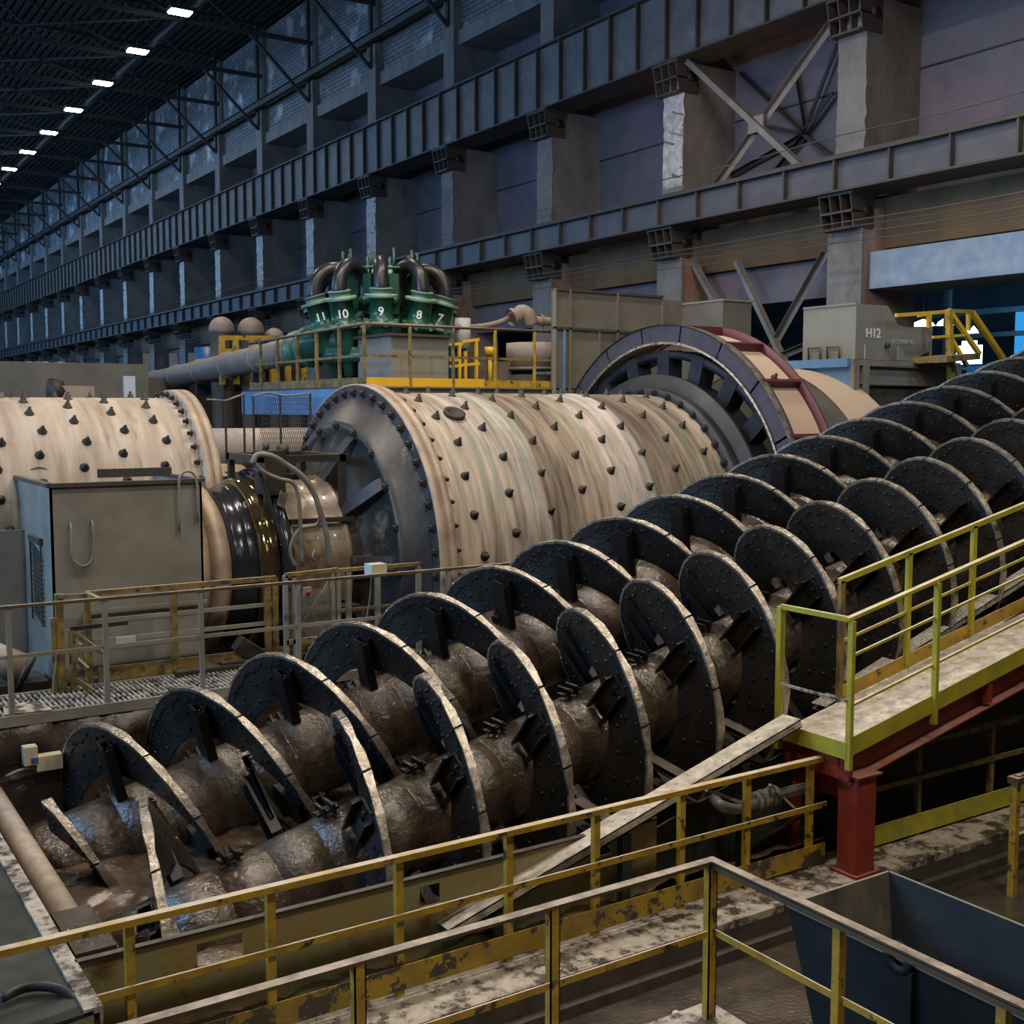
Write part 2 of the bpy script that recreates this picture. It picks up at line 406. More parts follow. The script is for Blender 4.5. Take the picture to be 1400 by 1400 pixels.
# wall columns
bays = []
vis = {-1: 'brown column at the right edge carrying the lower girder', 0: 'concrete column right of the cross bracing, rust stained below the lower girder',
       1: 'concrete column left of the cross bracing with a broken pale front edge', 2: 'concrete column with an orange lit side, second left of the cross bracing',
       3: 'concrete column above the right end of the green pump cluster', 4: 'concrete column rising directly behind the green cyclones',
       5: 'pale-edged concrete column just left of the green cyclone cluster'}
for k in KS:
    y = Y0 + BAY * k
    t = thing('concrete_column', vis.get(k, 'tall grey concrete wall column with pale front edge, far left of the green cyclones'), 'column', (XW + .9, y, 0), 'concrete columns along the hall wall')
    b = MB(); hw = .4
    # slightly ragged body
    b.box(XW + .05, XW + 1.9, y - hw, y + hw, 9.8, 14.1)
    b.box(XW + .02, XW + 1.9, y - hw - .012, y + hw, 10.7, 10.9)
    b.build('shaft', m_column, t)
    b = MB(); rr = random.Random(k + 50)

    def edge(u, v, rr=rr, y=y):
        z = 10.3 + 3.5 * v; e = rr.uniform(-.035, .035)
        return (XW + .02 + abs(e), y - hw - .01 + (.8) * u + (e if u in (0, 1) else 0), z)
    b.grid(edge, 2, 26, smooth=False); b.build('front_face', m_columnedge if (k % 3 == 1 or k > 4) else m_column, t, fix=False)
    b = MB(); b.box(XW, XW + 1.9, y - hw - .03, y + hw + .03, 0, 9.5); b.build('lower_shaft', m_rustcol if k < 4 else m_column, t)
    b = MB(); b.box(XW - .05, XW - .005, y - .5, y + .5, 5.0, 9.0); b.build('steel_casing', m_blue if k == 99 else m_column, t)

# wall panels between the columns
b = MB(); b.box(XW + 1.9, XW + 2.2, 4, YEND, 9.4, 23.4); struct(b, 'wall_right', m_panel)
b = MB()
for z in (11.15, 12.75, 14.6):
    b.box(XW + 1.86, XW + 1.91, 4, YEND, z, z + .035)
struct(b, 'trim_2', m_black)
b = MB(); b.box(XW + .75, XW + 1.9, 4, YEND, 8.62, 9.75); struct(b, 'trim_3', m_lintel)
b = MB(); b.box(XW + .25, XW + 1.9, 4, Y0 - .45, 7.68, 8.5); struct(b, 'trim_6', m_bluelitbeam); b = MB(); b.box(XW + .95, XW + 1.9, Y0 + .45, YEND, 7.68, 8.6); struct(b, 'trim_4', m_panel)
# upper wall
b = MB()
b.box(XW + .45, XW + 1.9, 4, YEND, 18.1, 19.15); b.box(XW + .45, XW + 1.9, 4, YEND, 19.4, 22.9)
struct(b, 'wall_right_upper', m_brick)
b = MB(); b.box(XW + .30, XW + 1.9, 4, YEND, 17.6, 18.1); b.box(XW + .40, XW + 1.9, 4, YEND, 19.15, 19.4)
for k in KS:
    y = Y0 + BAY * k
    b.box(XW + .12, XW + 1.9, y - .35, y + .35, 16.0, 19.2); b.box(XW + .3, XW + 1.9, y - .25, y + .25, 19.2, 22.9)
struct(b, 'trim_5', m_column)
b = MB(); b.box(-30, XW + 2.2, YEND, YEND + .3, 0, 24); struct(b, 'wall_back', m_brick)

# pipes/rail on the upper wall
b = MB(); b.ibeam((XW - .15, 4, 19.3), (XW - .15, YEND, 19.3), .22, .3)
for k in KS: b.bar((XW - .1, Y0 + BAY * k, 19.2), (XW + .45, Y0 + BAY * k, 18.9), .1, .1)
tag(b.build('wall_rail', m_truss), 'long dark steel rail running along the upper brick wall below the roof trusses', 'rail')

# ------------------------------------------------------------------ crane girders


def girder(x, z0, z1, sp, webm, lab, wflange, nmax, yoff):
    t = thing('crane_girder', lab, 'girder', (x, 60, z0), None)
    b = MB(); b.box(x + .10, x + .14, 6, YEND, z0 + .05, z1 - .05); b.box(x + .7, x + .74, 6, YEND, z0 + .05, z1 - .05); b.build('web', webm, t)
    b = MB(); b.box(x - .08, x + 1.0, 6, YEND, z1 - .06, z1); b.build('top_flange', m_gflange, t)
    b = MB(); b.box(x - .08, x + 1.0, 6, YEND, z0, z0 + .05); b.build('bottom_flange', m_gflange, t)
    b = MB(); b.box(x + .25, x + .37, 6, YEND, z1 + .0, z1 + .04).box(x + .29, x + .33, 6, YEND, z1 + .04, z1 + .14); b.build('crane_rail', m_gflange, t)
    n = int((YEND - 8) / sp); i = 0; rest = MB(); y = yoff
    while y < YEND - 1:
        if y > 8:
            if i < nmax:
                b = MB(); b.box(x - .04, x + .10, y - .025, y + .025, z0 + .05, z1 - .06)
                b.build('stiffener', m_gflange, t, fix=False)
            else: rest.box(x - .04, x + .10, y - .025, y + .025, z0 + .05, z1 - .06)
            i += 1
        y += sp
    if rest.v: o = rest.build('stiffener', m_gflange, t, fix=False); o['kind'] = 'stuff'
    return t


girder(XW - .25, 14.1, 16.0, BAY / 5, m_purplegirder, 'upper crane runway girder with ribbed dusty web running the length of the wall', 1, 99, Y0 - 2 * BAY)
girder(XW - .45, 9.8, 10.58, BAY / 4, m_girder2, 'lower crane runway girder with narrower dark web and ribs', 1, 99, Y0 - 2 * BAY)


def bracket(y, z, x, lab, grp):
    t = thing('girder_bracket', lab, 'bracket', (x, y, z - .8), grp)
    b = MB()
    b.box(x, x + .8, y - .5, y + .5, z - .06, z); b.box(x + .05, x + .8, y - .45, y + .45, z - .45, z - .40); b.box(x + .1, x + .8, y - .4, y + .4, z - .8, z - .75)
    pl_ = b.build('plate', m_gflange, t)
    for dy in (-.45, -.15, .15, .45): b = MB(); b.poly([(x, y + dy, z - .06), (x + .8, y + dy, z - .06), (x + .8, y + dy, z - .8), (x + .15, y + dy, z - .8)], (0, .03, 0)); b.build('rib', m_gflange, pl_)
    b = MB(); b.cyl((x + .55, y - .5, z - .38), (x + .55, y - .42, z - .38), .13, 12); b.build('bolt_cap', m_bolt, t)
    return t


LU = {-1: 'steel bracket under the upper girder at the upper right corner', 0: 'steel bracket under the upper girder above the right end of the cross bracing',
      1: 'steel bracket under the upper girder at the left end of the cross bracing', 2: 'steel bracket under the upper girder on the orange-lit column',
      3: 'steel bracket under the upper girder, next left of the orange-lit column', 4: 'steel bracket under the upper girder above the green cyclones'}
LL = {0: 'steel bracket under the lower girder above the grey H12 hopper', 1: 'steel bracket under the lower girder above the sheet panel enclosure',
      2: 'steel bracket under the lower girder right of the green cyclones', -1: 'steel bracket under the lower girder at the right edge'}
b0 = bracket(Y0, 14.1, XW - .30, LU[0], 'brackets under the upper girder')
for k in KS:
    if k != 0: dup(b0, (0, BAY * k, 0), LU.get(k, 'small steel bracket under the upper girder, left of the green cyclones'))
b0 = bracket(Y0, 9.8, XW - .42, LL[0], 'brackets under the lower girder')
for k in KS:
    if k != 0: dup(b0, (0, BAY * k, 0), LL.get(k, 'small steel bracket under the lower girder, left of the green cyclones'))

# cross bracing between columns 1 and 0
y1, y0 = Y0 + BAY - .35, Y0 + .35
t = thing('cross_brace', 'light steel X brace between two columns above the lower girder', 'brace', (XW + .3, 21.3, 10.6))
for p, q in ((at(935, 78, X=XW + .1), at(1100, 232, X=XW + .1)), (at(1145, 20, X=XW + .2), at(975, 260, X=XW + .2))):
    b = MB(); b.bar(p, q, .16, .16, ang=True); b.build('diagonal', m_gflange if p.z < 13 and q.z > 20 else m_column, t)
b = MB(); c = at(1034, 170, X=XW + .12); b.box(c.x - .03, c.x + .03, c.y - .25, c.y + .25, c.z - .2, c.z + .2); b.build('gusset_plate', m_column, t)
t = thing('cross_brace', 'dark star-shaped brace standing behind the light X brace', 'brace', (XW + 1.7, 21.3, 10.6))
cc = at(1100, 184, X=XW + 1.7)
for px, py in ((1010, 100), (1140, 128), (1086, 100), (1058, 238), (1147, 222), (1040, 172), (990, 245), (1147, 60)):
    b = MB(); b.bar(cc, at(px, py, X=XW + 1.7), .13, .1, ang=True); b.build('strut', m_black, t)
t = thing('cross_brace', 'grey steel V brace below the lower girder behind the maroon-edged guard', 'brace', (XW + .6, 21.3, 4))
for p, q in (((1007, 357), (1075, 500)), ((1128, 346), (1050, 485)), ((943, 350), (985, 425)), ((1145, 455), (1060, 490))):
    b = MB(); b.bar(at(*p, X=XW + .4), at(*q, X=XW + .4), .16, .14, ang=True); b.build('diagonal', m_column, t)

# ------------------------------------------------------------------ bay beyond the wall
b = MB(); b.box(23.5, 50, -6, YEND, -.3, .0); struct(b, 'floor_bay_beyond', m_floor)
b = MB(); b.box(46, 46.3, -10, YEND, 0, 16); struct(b, 'wall_bay_beyond', m_panel)
b = MB(); b.box(23.2, 46, -10, YEND, 10.5, 10.8); struct(b, 'ceiling_bay_beyond', m_roof)
t = thing('blue_pipe_run', 'long blue pipe seen through the wall opening behind the yellow stair', 'pipe', (30, 20, 5.6))
b = MB(); b.cyl((30, 5, 6.1), (30, 40, 6.1), .16, 12); b.build('pipe', m_blue, t)
b = MB(); b.cyl((31, 5, 7.9), (31, 40, 7.9), .07, 8); b.build('pipe', m_blue, t)
for i, (px, py, X, w) in enumerate(((1262, 442, 38, .9), (1292, 441, 36, .6), (1324, 454, 36, .4), (1331, 453, 38, .4))):
    c = at(px, py, X=X); b = MB(); b.lathe((c.x, c.y, c.z - .1), (0, 0, 1), [(0, w * .5), (.12, w * .4), (.25, .05), (.3, .02)], 14); b.mat(1).cyl((c.x, c.y, c.z + .15), (c.x, c.y, 10.5), .02, 6); b.mat(0); b.add([(c.x + w * .48 * cos(a * pi / 8), c.y + w * .48 * sin(a * pi / 8), c.z - .09) for a in range(16)], [tuple(range(16))])
    tag(b.build('pendant_lamp', [m_lamp2, m_bolt]), ['glowing lamp beyond the wall opening, just right of the grey hopper', 'glowing lamp beyond the opening, left of the yellow stair post',
        'left one of two close lamps seen between the yellow stair rails', 'right one of two close lamps seen between the yellow stair rails'][i], 'lamp')
c = at(1325, 483, X=33)
b = MB(); b.box(c.x - .05, c.x + .05, c.y - .45, c.y + .45, c.z - .35, c.z + .25); b.box(c.x - .05, c.x + .05, c.y - .25, c.y + .25, c.z + .25, c.z + .4)
o = struct(b, 'window_1', m_lamp2)
b = MB(); c = at(1398, 440, X=40); b.box(c.x, c.x + .1, c.y - 1.2, c.y + .3, c.z - 1.6, c.z + .6)
struct(b, 'window_2', mat('blue_daylight_glass', (.1, .5, .9), .4, emit=(.04, .36, .8, .8)))
t = thing('pipe_rack', 'dark steel pipe rack seen deep in the opening behind the yellow stair', 'rack', (27, 17, 0))
for y in (8, 11, 14, 17, 20, 23):
    b = MB(); b.bar((27, y, 0), (27, y, 8.6), .15, .15); b.build('post', m_gflange, t)
for z in (5.0, 6.9, 7.5): b = MB(); b.bar((27, 7, z), (27, 40, z), .12, .12); b.build('beam', m_gflange, t)

# ------------------------------------------------------------------ roof and trusses
b = MB()
for i in range(0, 90):
    x = -12 + i * .38
    b.box(x, x + .2, 10, YEND, 23.45, 23.55)
b.box(-12, XW + 2.2, 10, YEND, 23.55, 23.7); struct(b, 'ceiling', m_roof, fix=False)


def truss(y):
    t = thing('roof_truss', 'dark steel roof truss spanning the hall above the row of lamps', 'truss', (8, y, 20.7), 'roof trusses')
    x0, x1 = -11.5, XW + .4
    b = MB(); b.bar((x0, y, 20.8), (x1, y, 20.8), .14, .18); b.build('bottom_chord', m_truss, t, fix=False)
    b = MB(); b.bar((x0, y, 23.2), (x1, y, 23.2), .14, .18); b.build('top_chord', m_truss, t, fix=False)
    n = 10; dx = (x1 - x0) / n
    for i in range(n):
        b = MB(); xa = x0 + dx * i
        if i % 2: b.bar((xa, y, 20.8), (xa + dx, y, 23.2), .09, .09)
        else: b.bar((xa, y, 23.2), (xa + dx, y, 20.8), .09, .09)
        b.build('diagonal', m_truss, t, fix=False)
    b = MB(); b.bar((x1 - .3, y, 18.3), (x1 - 3, y, 20.8), .12, .12); b.bar((x1 - .3, y, 18.3), (x1 - .3, y, 23.2), .14, .2); b.build('knee_brace', m_truss, t, fix=False)
    return t


t0 = truss(Y0 + BAY * 3)
TN = {5: 'nearest and largest', 6: 'second', 7: 'third', 8: 'fourth', 9: 'fifth', 10: 'sixth', 11: 'seventh', 12: 'smallest'}
for k in range(4, 22): dup(t0, (0, BAY * (k - 3), 0), 'dark roof truss just behind the %s ceiling lamp of the row' % TN[k] if k in TN else ('dark roof truss next to the upper left corner, nearer than all lamps' if k == 4 else None))
t0['label'] = 'nearest dark roof truss, cut by the top edge of the picture'
for o in list(COL.objects):
    if o.name.startswith('roof_truss') and o.location.y > Y0 + BAY * 12.5: o['label'] = 'far dark roof truss beyond the last ceiling lamp'
for i, (x, z, w) in enumerate(((15.45, 20.75, .16), (8.5, 20.7, .12), (1.5, 20.7, .12))):
    b = MB(); b.ibeam((x, 30, z), (x, YEND, z), w, .2)
    tag(b.build('tie_beam', m_truss), ['long steel tie beam running beside the row of bright ceiling lamps', 'dark roof tie beam left of the ceiling lamps', 'dark roof tie beam at the top left corner'][i], 'beam')
t = thing('roof_bracing', 'thin diagonal roof bracing rods crossing under the dark deck', 'bracing', (8, 80, 20.8))
for k in range(3, 20):
    for x0 in (15.45, 8.5):
        y = Y0 + BAY * k
        b = MB(); b.bar((x0, y, 20.85), (x0 - 6.95, y + BAY, 20.85), .07, .07); b.build('rod', m_truss, t, fix=False)
        b = MB(); b.bar((x0 - 6.95, y, 20.85), (x0, y + BAY, 20.85), .07, .07); b.build('rod', m_truss, t, fix=False)


def lamp(y, lab):
    t = thing('ceiling_lamp', lab, 'lamp', (14.95, y, 20.5), 'row of ceiling lamps')
    b = MB(); b.box(14.55, 15.35, y - .28, y + .28, 20.46, 20.52); df = b
    b = MB(); b.box(14.5, 15.4, y - .33, y + .33, 20.52, 20.66); b.bar((14.95, y, 20.66), (14.95, y, 20.9), .04, .04); hs_ = b.build('housing', m_truss, t); df.build('diffuser', m_lamp, hs_)
    return t


LN = ['nearest and largest ceiling lamp of the row', 'second ceiling lamp from the nearest', 'third ceiling lamp from the nearest', 'fourth ceiling lamp, level with the brick wall top',
      'fifth ceiling lamp, above the left mill', 'sixth ceiling lamp near the left picture edge', 'seventh ceiling lamp close to the left picture edge', 'smallest ceiling lamp, at the left picture edge']
l0 = lamp(46.7, LN[0])
for i in range(1, 8): dup(l0, (0, 5.98 * i, 0), LN[i])

# cables strung along the wall under the lower girder
for i, (z, x) in enumerate(((9.05, 20.15), (8.95, 20.25), (8.8, 20.2), (8.65, 20.3), (11.05, 20.6))):
    pts = []
    for k in range(-1, 14):
        y = Y0 + BAY * k; pts += [(x, y, z), (x, y + BAY / 2, z - .03 - .01 * i)]
    b = MB(); b.tube(pts, .014, 5, 3)
    tag(b.build('cable', m_wire), ['topmost cable strung along the wall under the lower girder', 'second cable strung under the lower girder', 'third cable strung under the lower girder',
        'lowest cable strung under the lower girder', 'single thin cable strung above the lower girder across the columns'][i], 'cable')

# ------------------------------------------------------------------ mills
MY, MZ = 16.5, 2.69
XD = (1, 0, 0)


def ringbolts(b, x, r, n, cy, cz, br=.05, h=.09, dirn=1, a0=0.0):
    for i in range(n):
        a = a0 + 2 * pi * i / n; c = Vector((x, cy - r * sin(a), cz + r * cos(a)))
        b.lathe(c, (dirn, 0, 0), [(0, br * 1.5), (h * .35, br * 1.5), (h * .35, br), (h, br * .8), (h, 0)], 6, smooth=False)


def mill_bolts(root, x0, nx, dx, R, cy, cz, nv=100, skip=(), a_off=0, vis=(-25, 112), first=0):
    parts = 0; rest = MB(); rr = random.Random(3 + int(x0))
    da = 13.0
    for i in range(nx):
        for j in range(27):
            a = radians(j * 360 / 27 + (6.6 if i % 2 else 0) + a_off); x = x0 + dx * i + (.10 if j % 3 == 0 else 0)
            c = Vector((x, cy - R * sin(a), cz + R * cos(a))); n = Vector((0, -sin(a), cos(a)))
            prof = [(-.01, .075), (.010, .070), (.012, .046), (.06, .042), (.06, .024), (.11, .022), (.11, 0)]
            d = math.degrees(a) % 360; d = d - 360 if d > 180 else d
            if vis[0] < d < vis[1] and parts < nv:
                b = MB(); b.lathe(c, n, prof, 8); b.build('liner_bolt', m_bolt, root); parts += 1
            else: rest.lathe(c, n, prof, 6)
    o = rest.build('liner_bolt', m_bolt, root); o['kind'] = 'stuff'


# right mill
R = 2.56
mill = thing('ball_mill', 'large turning ball mill drum in the centre with dark ribbed end and tan bolted shell', 'mill', (11, MY, 0))
b = MB(); b.lathe((7.9, MY, MZ), XD, [(0, R), (1.9, R), (1.9, R + .012), (1.98, R + .012), (1.98, R), (4.0, R), (4.0, R + .012), (4.08, R + .012), (4.08, R), (6.0, R)], 96)
shl = b.build('shell', m_shell_g, mill)
b = MB(); b.mat(0).lathe((7.86, MY, MZ), XD, [(0, 2.67), (.01, 2.69), (.14, 2.69), (.14, 2.60), (.17, 2.60), (.17, 2.69), (.27, 2.69), (.27, R)], 96)
b.mat(1).lathe((7.86, MY, MZ), XD, [(0, 2.2), (0, 2.67)], 96, smooth=False)
b.mat(2); ringbolts(b, 8.13, 2.63, 48, MY, MZ, .036, .09); ringbolts(b, 7.86, 2.56, 48, MY, MZ, .05, .07, -1)
b.build('flange', [m_flange, m_mend, m_bolt], mill)
# head
b = MB(); b.lathe((7.86, MY, MZ), (-1, 0, 0), [(0, 2.47), (.02, 2.46), (.22, 2.12), (.30, 2.12), (.30, 1.98), (.22, 1.94), (.50, 1.2), (.80, 1.08)], 96)
b.mat(1); ringbolts(b, 7.55, 2.05, 20, MY, MZ, .05, .05, -1)
hd = b.build('head', [m_mend, m_bolt], mill)
for i in range(10):
    a = 2 * pi * i / 10 + .25; u = Vector((0, -sin(a), cos(a))); w = Vector((0, cos(a), sin(a)))
    b = MB(); c = Vector((7.86, MY, MZ))
    b.poly([c + Vector((-.20, 0, 0)) + u * 2.0 - w * .10, c + Vector((-.34, 0, 0)) + u * 1.9 - w * .10, c + Vector((-.82, 0, 0)) + u * 1.12 - w * .10, c + Vector((-.40, 0, 0)) + u * 1.1 - w * .10], w * .2)
    b.build('gusset_rib', m_mend, hd)
mill_bolts(shl, 8.55, 8, .66, R, MY, MZ, a_off=5)
b = MB(); b.lathe((13.7, MY, MZ), XD, [(-.12, R), (-.12, 2.68), (.12, 2.68), (.12, 2.3)], 96); b.mat(1); ringbolts(b, 13.58, 2.62, 44, MY, MZ, .045, .08, -1); b.build('flange', [m_gear, m_bolt], mill)
# manhole cover on shell
a = radians(30); n = Vector((0, -sin(a), cos(a))); c = Vector((8.9, MY, MZ)) + n * R
b = MB(); b.lathe(c, n, [(-.02, .17), (.05, .17), (.05, .12), (.02, .1), (.02, 0)], 16); b.build('manhole_cover', m_bolt, shl)
# girth gear
b = MB(); b.lathe((13.85, MY, MZ), XD, [(0, 2.2), (0, 2.93), (.1, 2.93), (.1, 2.85), (.55, 2.85), (.55, 2.2)], 96)
for i in range(22):
    a = 2 * pi * i / 22; u = Vector((0, -sin(a), cos(a))); w = Vector((0, cos(a), sin(a)))
    b.obox(Vector((14.25, MY, MZ)) + u * 3.1, Vector((.16, 0, 0)), u * .27, w * .16)
b.lathe((14.1, MY, MZ), XD, [(0, 3.22), (0, 3.36), (.5, 3.36), (.5, 3.22), (0, 3.22)], 96)
b.build('girth_gear', m_gear, mill)
# neck toward the bearing
b = MB(); b.lathe((7.1, MY, MZ), (-1, 0, 0), [(0, 1.12), (0, 1.0), (1.9, 1.0), (1.9, .5)], 48); b.build('trunnion', m_black, mill)
b = MB(); b.lathe((14.4, MY, MZ), XD, [(0, 2.4), (.4, 1.2), (3.2, 1.1), (3.2, 0)], 48); b.build('trunnion', m_black, mill)

# gear guard (fixed)
GY, GZ, GX, GX2 = 16.5, 2.98, 14.03, 15.0
g = thing('gear_guard', 'big arched gear guard with purple grey face, maroon edge and tan panels', 'guard', (14.5, GY, 0))
A0, A1 = radians(-100), radians(118); NS = 12
for i in range(NS):
    a0 = A0 + (A1 - A0) * i / NS + .006; a1 = A0 + (A1 - A0) * (i + 1) / NS - .006
    # XD axis: angle from +Z toward  axis x up  (= -Y... sign handled by using -X axis)
    b = MB(); b.lathe((GX, GY, GZ), XD, [(0, 3.53), (0, 3.20), (.03, 3.20), (.03, 3.53)], 8, a0, a1, smooth=False); b.build('face_segment', m_guard, g)
b = MB(); b.lathe((GX, GY, GZ), XD, [(-.03, 3.24), (-.03, 3.19), (.0, 3.19)], 96, A0, A1); b.lathe((GX, GY, GZ), XD, [(-.03, 3.19), (.16, 3.19)], 96, A0, A1)
b.lathe((GX, GY, GZ), XD, [(-.03, 3.545), (.08, 3.545)], 96, A0, A1); b.build('inner_lip', m_rim, g)
b = MB(); b.lathe((GX, GY, GZ), XD, [(.05, 3.40), (.95, 3.40)], 96, A0, A1); b.build('tan_panel', m_tan, g)
b = MB(); b.lathe((GX2, GY, GZ), XD, [(0, 3.36), (0, 3.55), (.04, 3.55), (.04, 3.36)], 96, A0, A1); b.build('edge_flange', m_guardred, g)
b = MB(); b.lathe((GX, GY, GZ), XD, [(.05, 3.36), (.05, 3.54), (.16, 3.54), (.16, 3.4)], 96, A0, A1); b.build('edge_flange', m_guard, g)
for i in range(NS + 1):
    a = A0 + (A1 - A0) * i / NS; u = Vector((0, sin(a) * -1, cos(a))); w = Vector((0, cos(a), sin(a)))
    b = MB(); b.obox(Vector(((GX + GX2) / 2 + .02, GY, GZ)) + u * 3.465, Vector(((GX2 - GX) / 2 - .03, 0, 0)), u * .085, w * .03)
    b.build('cross_rib', m_guardred, g)
b = MB(); c = Vector((14.6, GY - 3.4 * sin(radians(42)), GZ + 3.4 * cos(radians(42)))); b.lathe(c, (0, -sin(radians(42)), cos(radians(42))), [(0, .06), (.04, .06), (.04, .03), (.1, .03), (.1, 0)], 8)
b.build('lifting_eye', m_bolt, g)
# discharge drum guard beyond
t = thing('trommel_cover', 'tan curved cover drum with grey green end face beyond the maroon-edged guard', 'cover', (17, MY, 0))
b = MB(); b.lathe((16.5, MY, MZ), XD, [(0, 3.10), (1.15, 3.10)], 64); b.build('curved_sheet', m_tan, t)
b = MB(); b.lathe((16.5, MY, MZ), XD, [(.01, 3.09), (.01, 0)], 64, smooth=False); b.build('end_face', m_sheet, t)
b = MB(); b.lathe((17.64, MY, MZ), XD, [(0, 3.09), (0, 0)], 64, smooth=False); b.build('end_face', m_sheet, t)

# left mill
LY, LZ, LR = 19.0, 3.31, 1.86
lm = thing('ball_mill', 'tan bolted ball mill drum at the left edge behind the grey feed box', 'mill', (1, LY, 0))
b = MB(); b.lathe((-5, LY, LZ), XD, [(0, LR), (5.0, LR), (7.5, LR), (10.7, LR)], 96); shl = b.build('shell', m_shell, lm)
b = MB(); b.lathe((5.72, LY, LZ), XD, [(-.02, LR), (-.02, 1.99), (.10, 2.0), (.10, 1.93), (.13, 1.93), (.13, 2.0), (.24, 2.0), (.24, 1.0), (.5, .8), (1.2, .75), (1.2, 0)], 96)
b.mat(1); ringbolts(b, 5.66, 1.93, 46, LY, LZ, .034, .08, -1); b.build('flange', [m_flange, m_bolt], lm)
mill_bolts(shl, 1.1, 8, .58, LR, LY, LZ, nv=98, vis=(-30, 110), a_off=3)
a = radians(48); n = Vector((0, -sin(a), cos(a))); c = Vector((2.55, LY, LZ)) + n * LR
b = MB(); b.lathe(c, n, [(-.02, .14), (.04, .14), (.04, .1), (.02, .08), (.02, 0)], 14); b.build('manhole_cover', m_bolt, shl)
for px in (0.9, 2.1):
    pass
b = MB(); b.box(2.1, 3.2, LY - .25, LY + .25, LZ + LR - .03, LZ + LR + .07); b.build('hatch_cover', m_flange, lm)
# guard skirt at the far left and mill pier
b = MB(); c = at(0, 726, Y=16.9); b.box(-4, 3.1, 16.9, 17.0, 0, c.z); tag(b.build('guard_skirt', m_greyg), 'flat dark sheet guard below the left mill at the left edge', 'guard')

# ------------------------------------------------------------------ trunnion bearing and rings
br = thing('trunnion_bearing', 'muddy bearing housing with glossy wet rings on the neck of the centre mill', 'bearing', (6.3, MY, 0))
b = MB(); b.lathe((6.28, MY, MZ), XD, [(0, 1.0), (0, 1.30), (.05, 1.32), (.10, 1.22), (.82, 1.24), (.86, 1.30), (.92, 1.30), (.92, 1.0)], 64, radians(-100), radians(112)); b.build('cover', m_muddyhouse, br)
b = MB(); b.box(6.22, 7.25, MY - 1.45, MY + 1.4, MZ - .62, MZ - .50); b.box(6.3, 7.2, MY - 1.3, MY + 1.3, .0, MZ - .62); b.build('base', m_black, br)
b = MB(); b.lathe((6.12, MY, MZ), XD, [(0, 1.0), (0, 1.42), (.05, 1.44), (.13, 1.44), (.16, 1.38), (.16, 1.0)], 64); ringbolts(b, 6.12, 1.37, 30, MY, MZ, .02, .03, -1); b.build('seal_ring', m_oily, br)
b = MB(); b.lathe((5.82, MY, MZ), XD, [(0, .9), (0, 1.25), (.04, 1.29), (.26, 1.31), (.30, 1.25), (.30, .9)], 64); b.build('glossy_ring', m_glossy, br)
b = MB(); b.lathe((5.48, MY, MZ), XD, [(0, .9), (0, 1.12), (.06, 1.16), (.14, 1.13), (.20, 1.20), (.34, 1.22), (.34, .9)], 64); b.build('oily_ring', m_oily, br)
b = MB(); b.lathe((5.27, MY, MZ), XD, [(-.08, .8), (-.08, 1.19), (.0, 1.22), (.10, 1.22), (.10, 1.1), (.2, 1.08), (.2, .8)], 64); b.build('tan_ring', m_flange, br)
b = MB(); b.lathe((4.9, MY, MZ), XD, [(0, .8), (0, 1.10), (.30, 1.10), (.30, .8)], 64); b.build('inner_ring', m_flange, br)
# frame on top of the bearing
b = MB()
for x in (6.05, 7.2):
    for y in (MY - .95, MY + .5): b.bar((x, y, MZ + .85), (x, y, MZ + 1.62), .09, .09)
    b.bar((x, MY - 1.0, MZ + 1.6), (x, MY + .55, MZ + 1.6), .1, .1)
for y in (MY - .95, MY + .5): b.bar((6.0, y, MZ + 1.6), (7.3, y, MZ + 1.6), .1, .1)
b.bar((6.3, MY - 1.13, MZ + .72), (7.3, MY - 1.13, MZ + .72), .07, .07)
b.build('top_frame', m_black, br)
b = MB(); b.box(6.0, 6.3, MY - 1.02, MY - .6, MZ + 1.1, MZ + 1.72); b.cyl((6.35, MY - .8, MZ + 1.62), (6.35, MY - .8, MZ + 1.8), .09, 10); b.cyl((6.1, MY - .8, MZ + 1.7), (6.1, MY - .8, MZ + 1.82), .05, 8); b.build('oil_box', m_black, br)
b = MB(); b.tube([at(430, 752, Y=15.15), at(427, 762, Y=15.1), at(432, 768, Y=15.12)], .02, 6); b.build('cover_handle', m_hose, br); b = MB(); b.obox(at(386, 683, Y=15.35), Vector((.03, 0, .10)), Vector((0, .02, 0)), Vector((.05, 0, -.03))); b.build('tag_plate', m_hose, br)
hs = [([(345, 634), (352, 622), (372, 624), (392, 636), (412, 650), (428, 672), (438, 700), (447, 735), (452, 780)], .042, 'thick dusty hose arching from the bearing top toward the mill head', m_hose),
      ([(345, 630), (360, 645), (382, 655), (400, 660), (408, 680), (411, 720), (413, 775)], .030, 'thin dusty hose bending down over the bearing cover', m_hose),
      ([(438, 690), (438, 705), (432, 718), (412, 722), (400, 738), (397, 757), (404, 775)], .028, 'hose looping in a hook across the bearing cover', m_hose),
      ([(352, 640), (363, 670), (372, 700), (383, 730), (393, 760), (402, 785), (408, 830)], .034, 'dark hose falling straight down in front of the seal ring', m_hosedark)]
for k, (p, r, lab, mm) in enumerate(hs):
    b = MB(); b.tube([at(x, y, Y=15.0 + .03 * k) for x, y in p], r, 8, 4); tag(b.build('hose', mm), lab, 'hose')
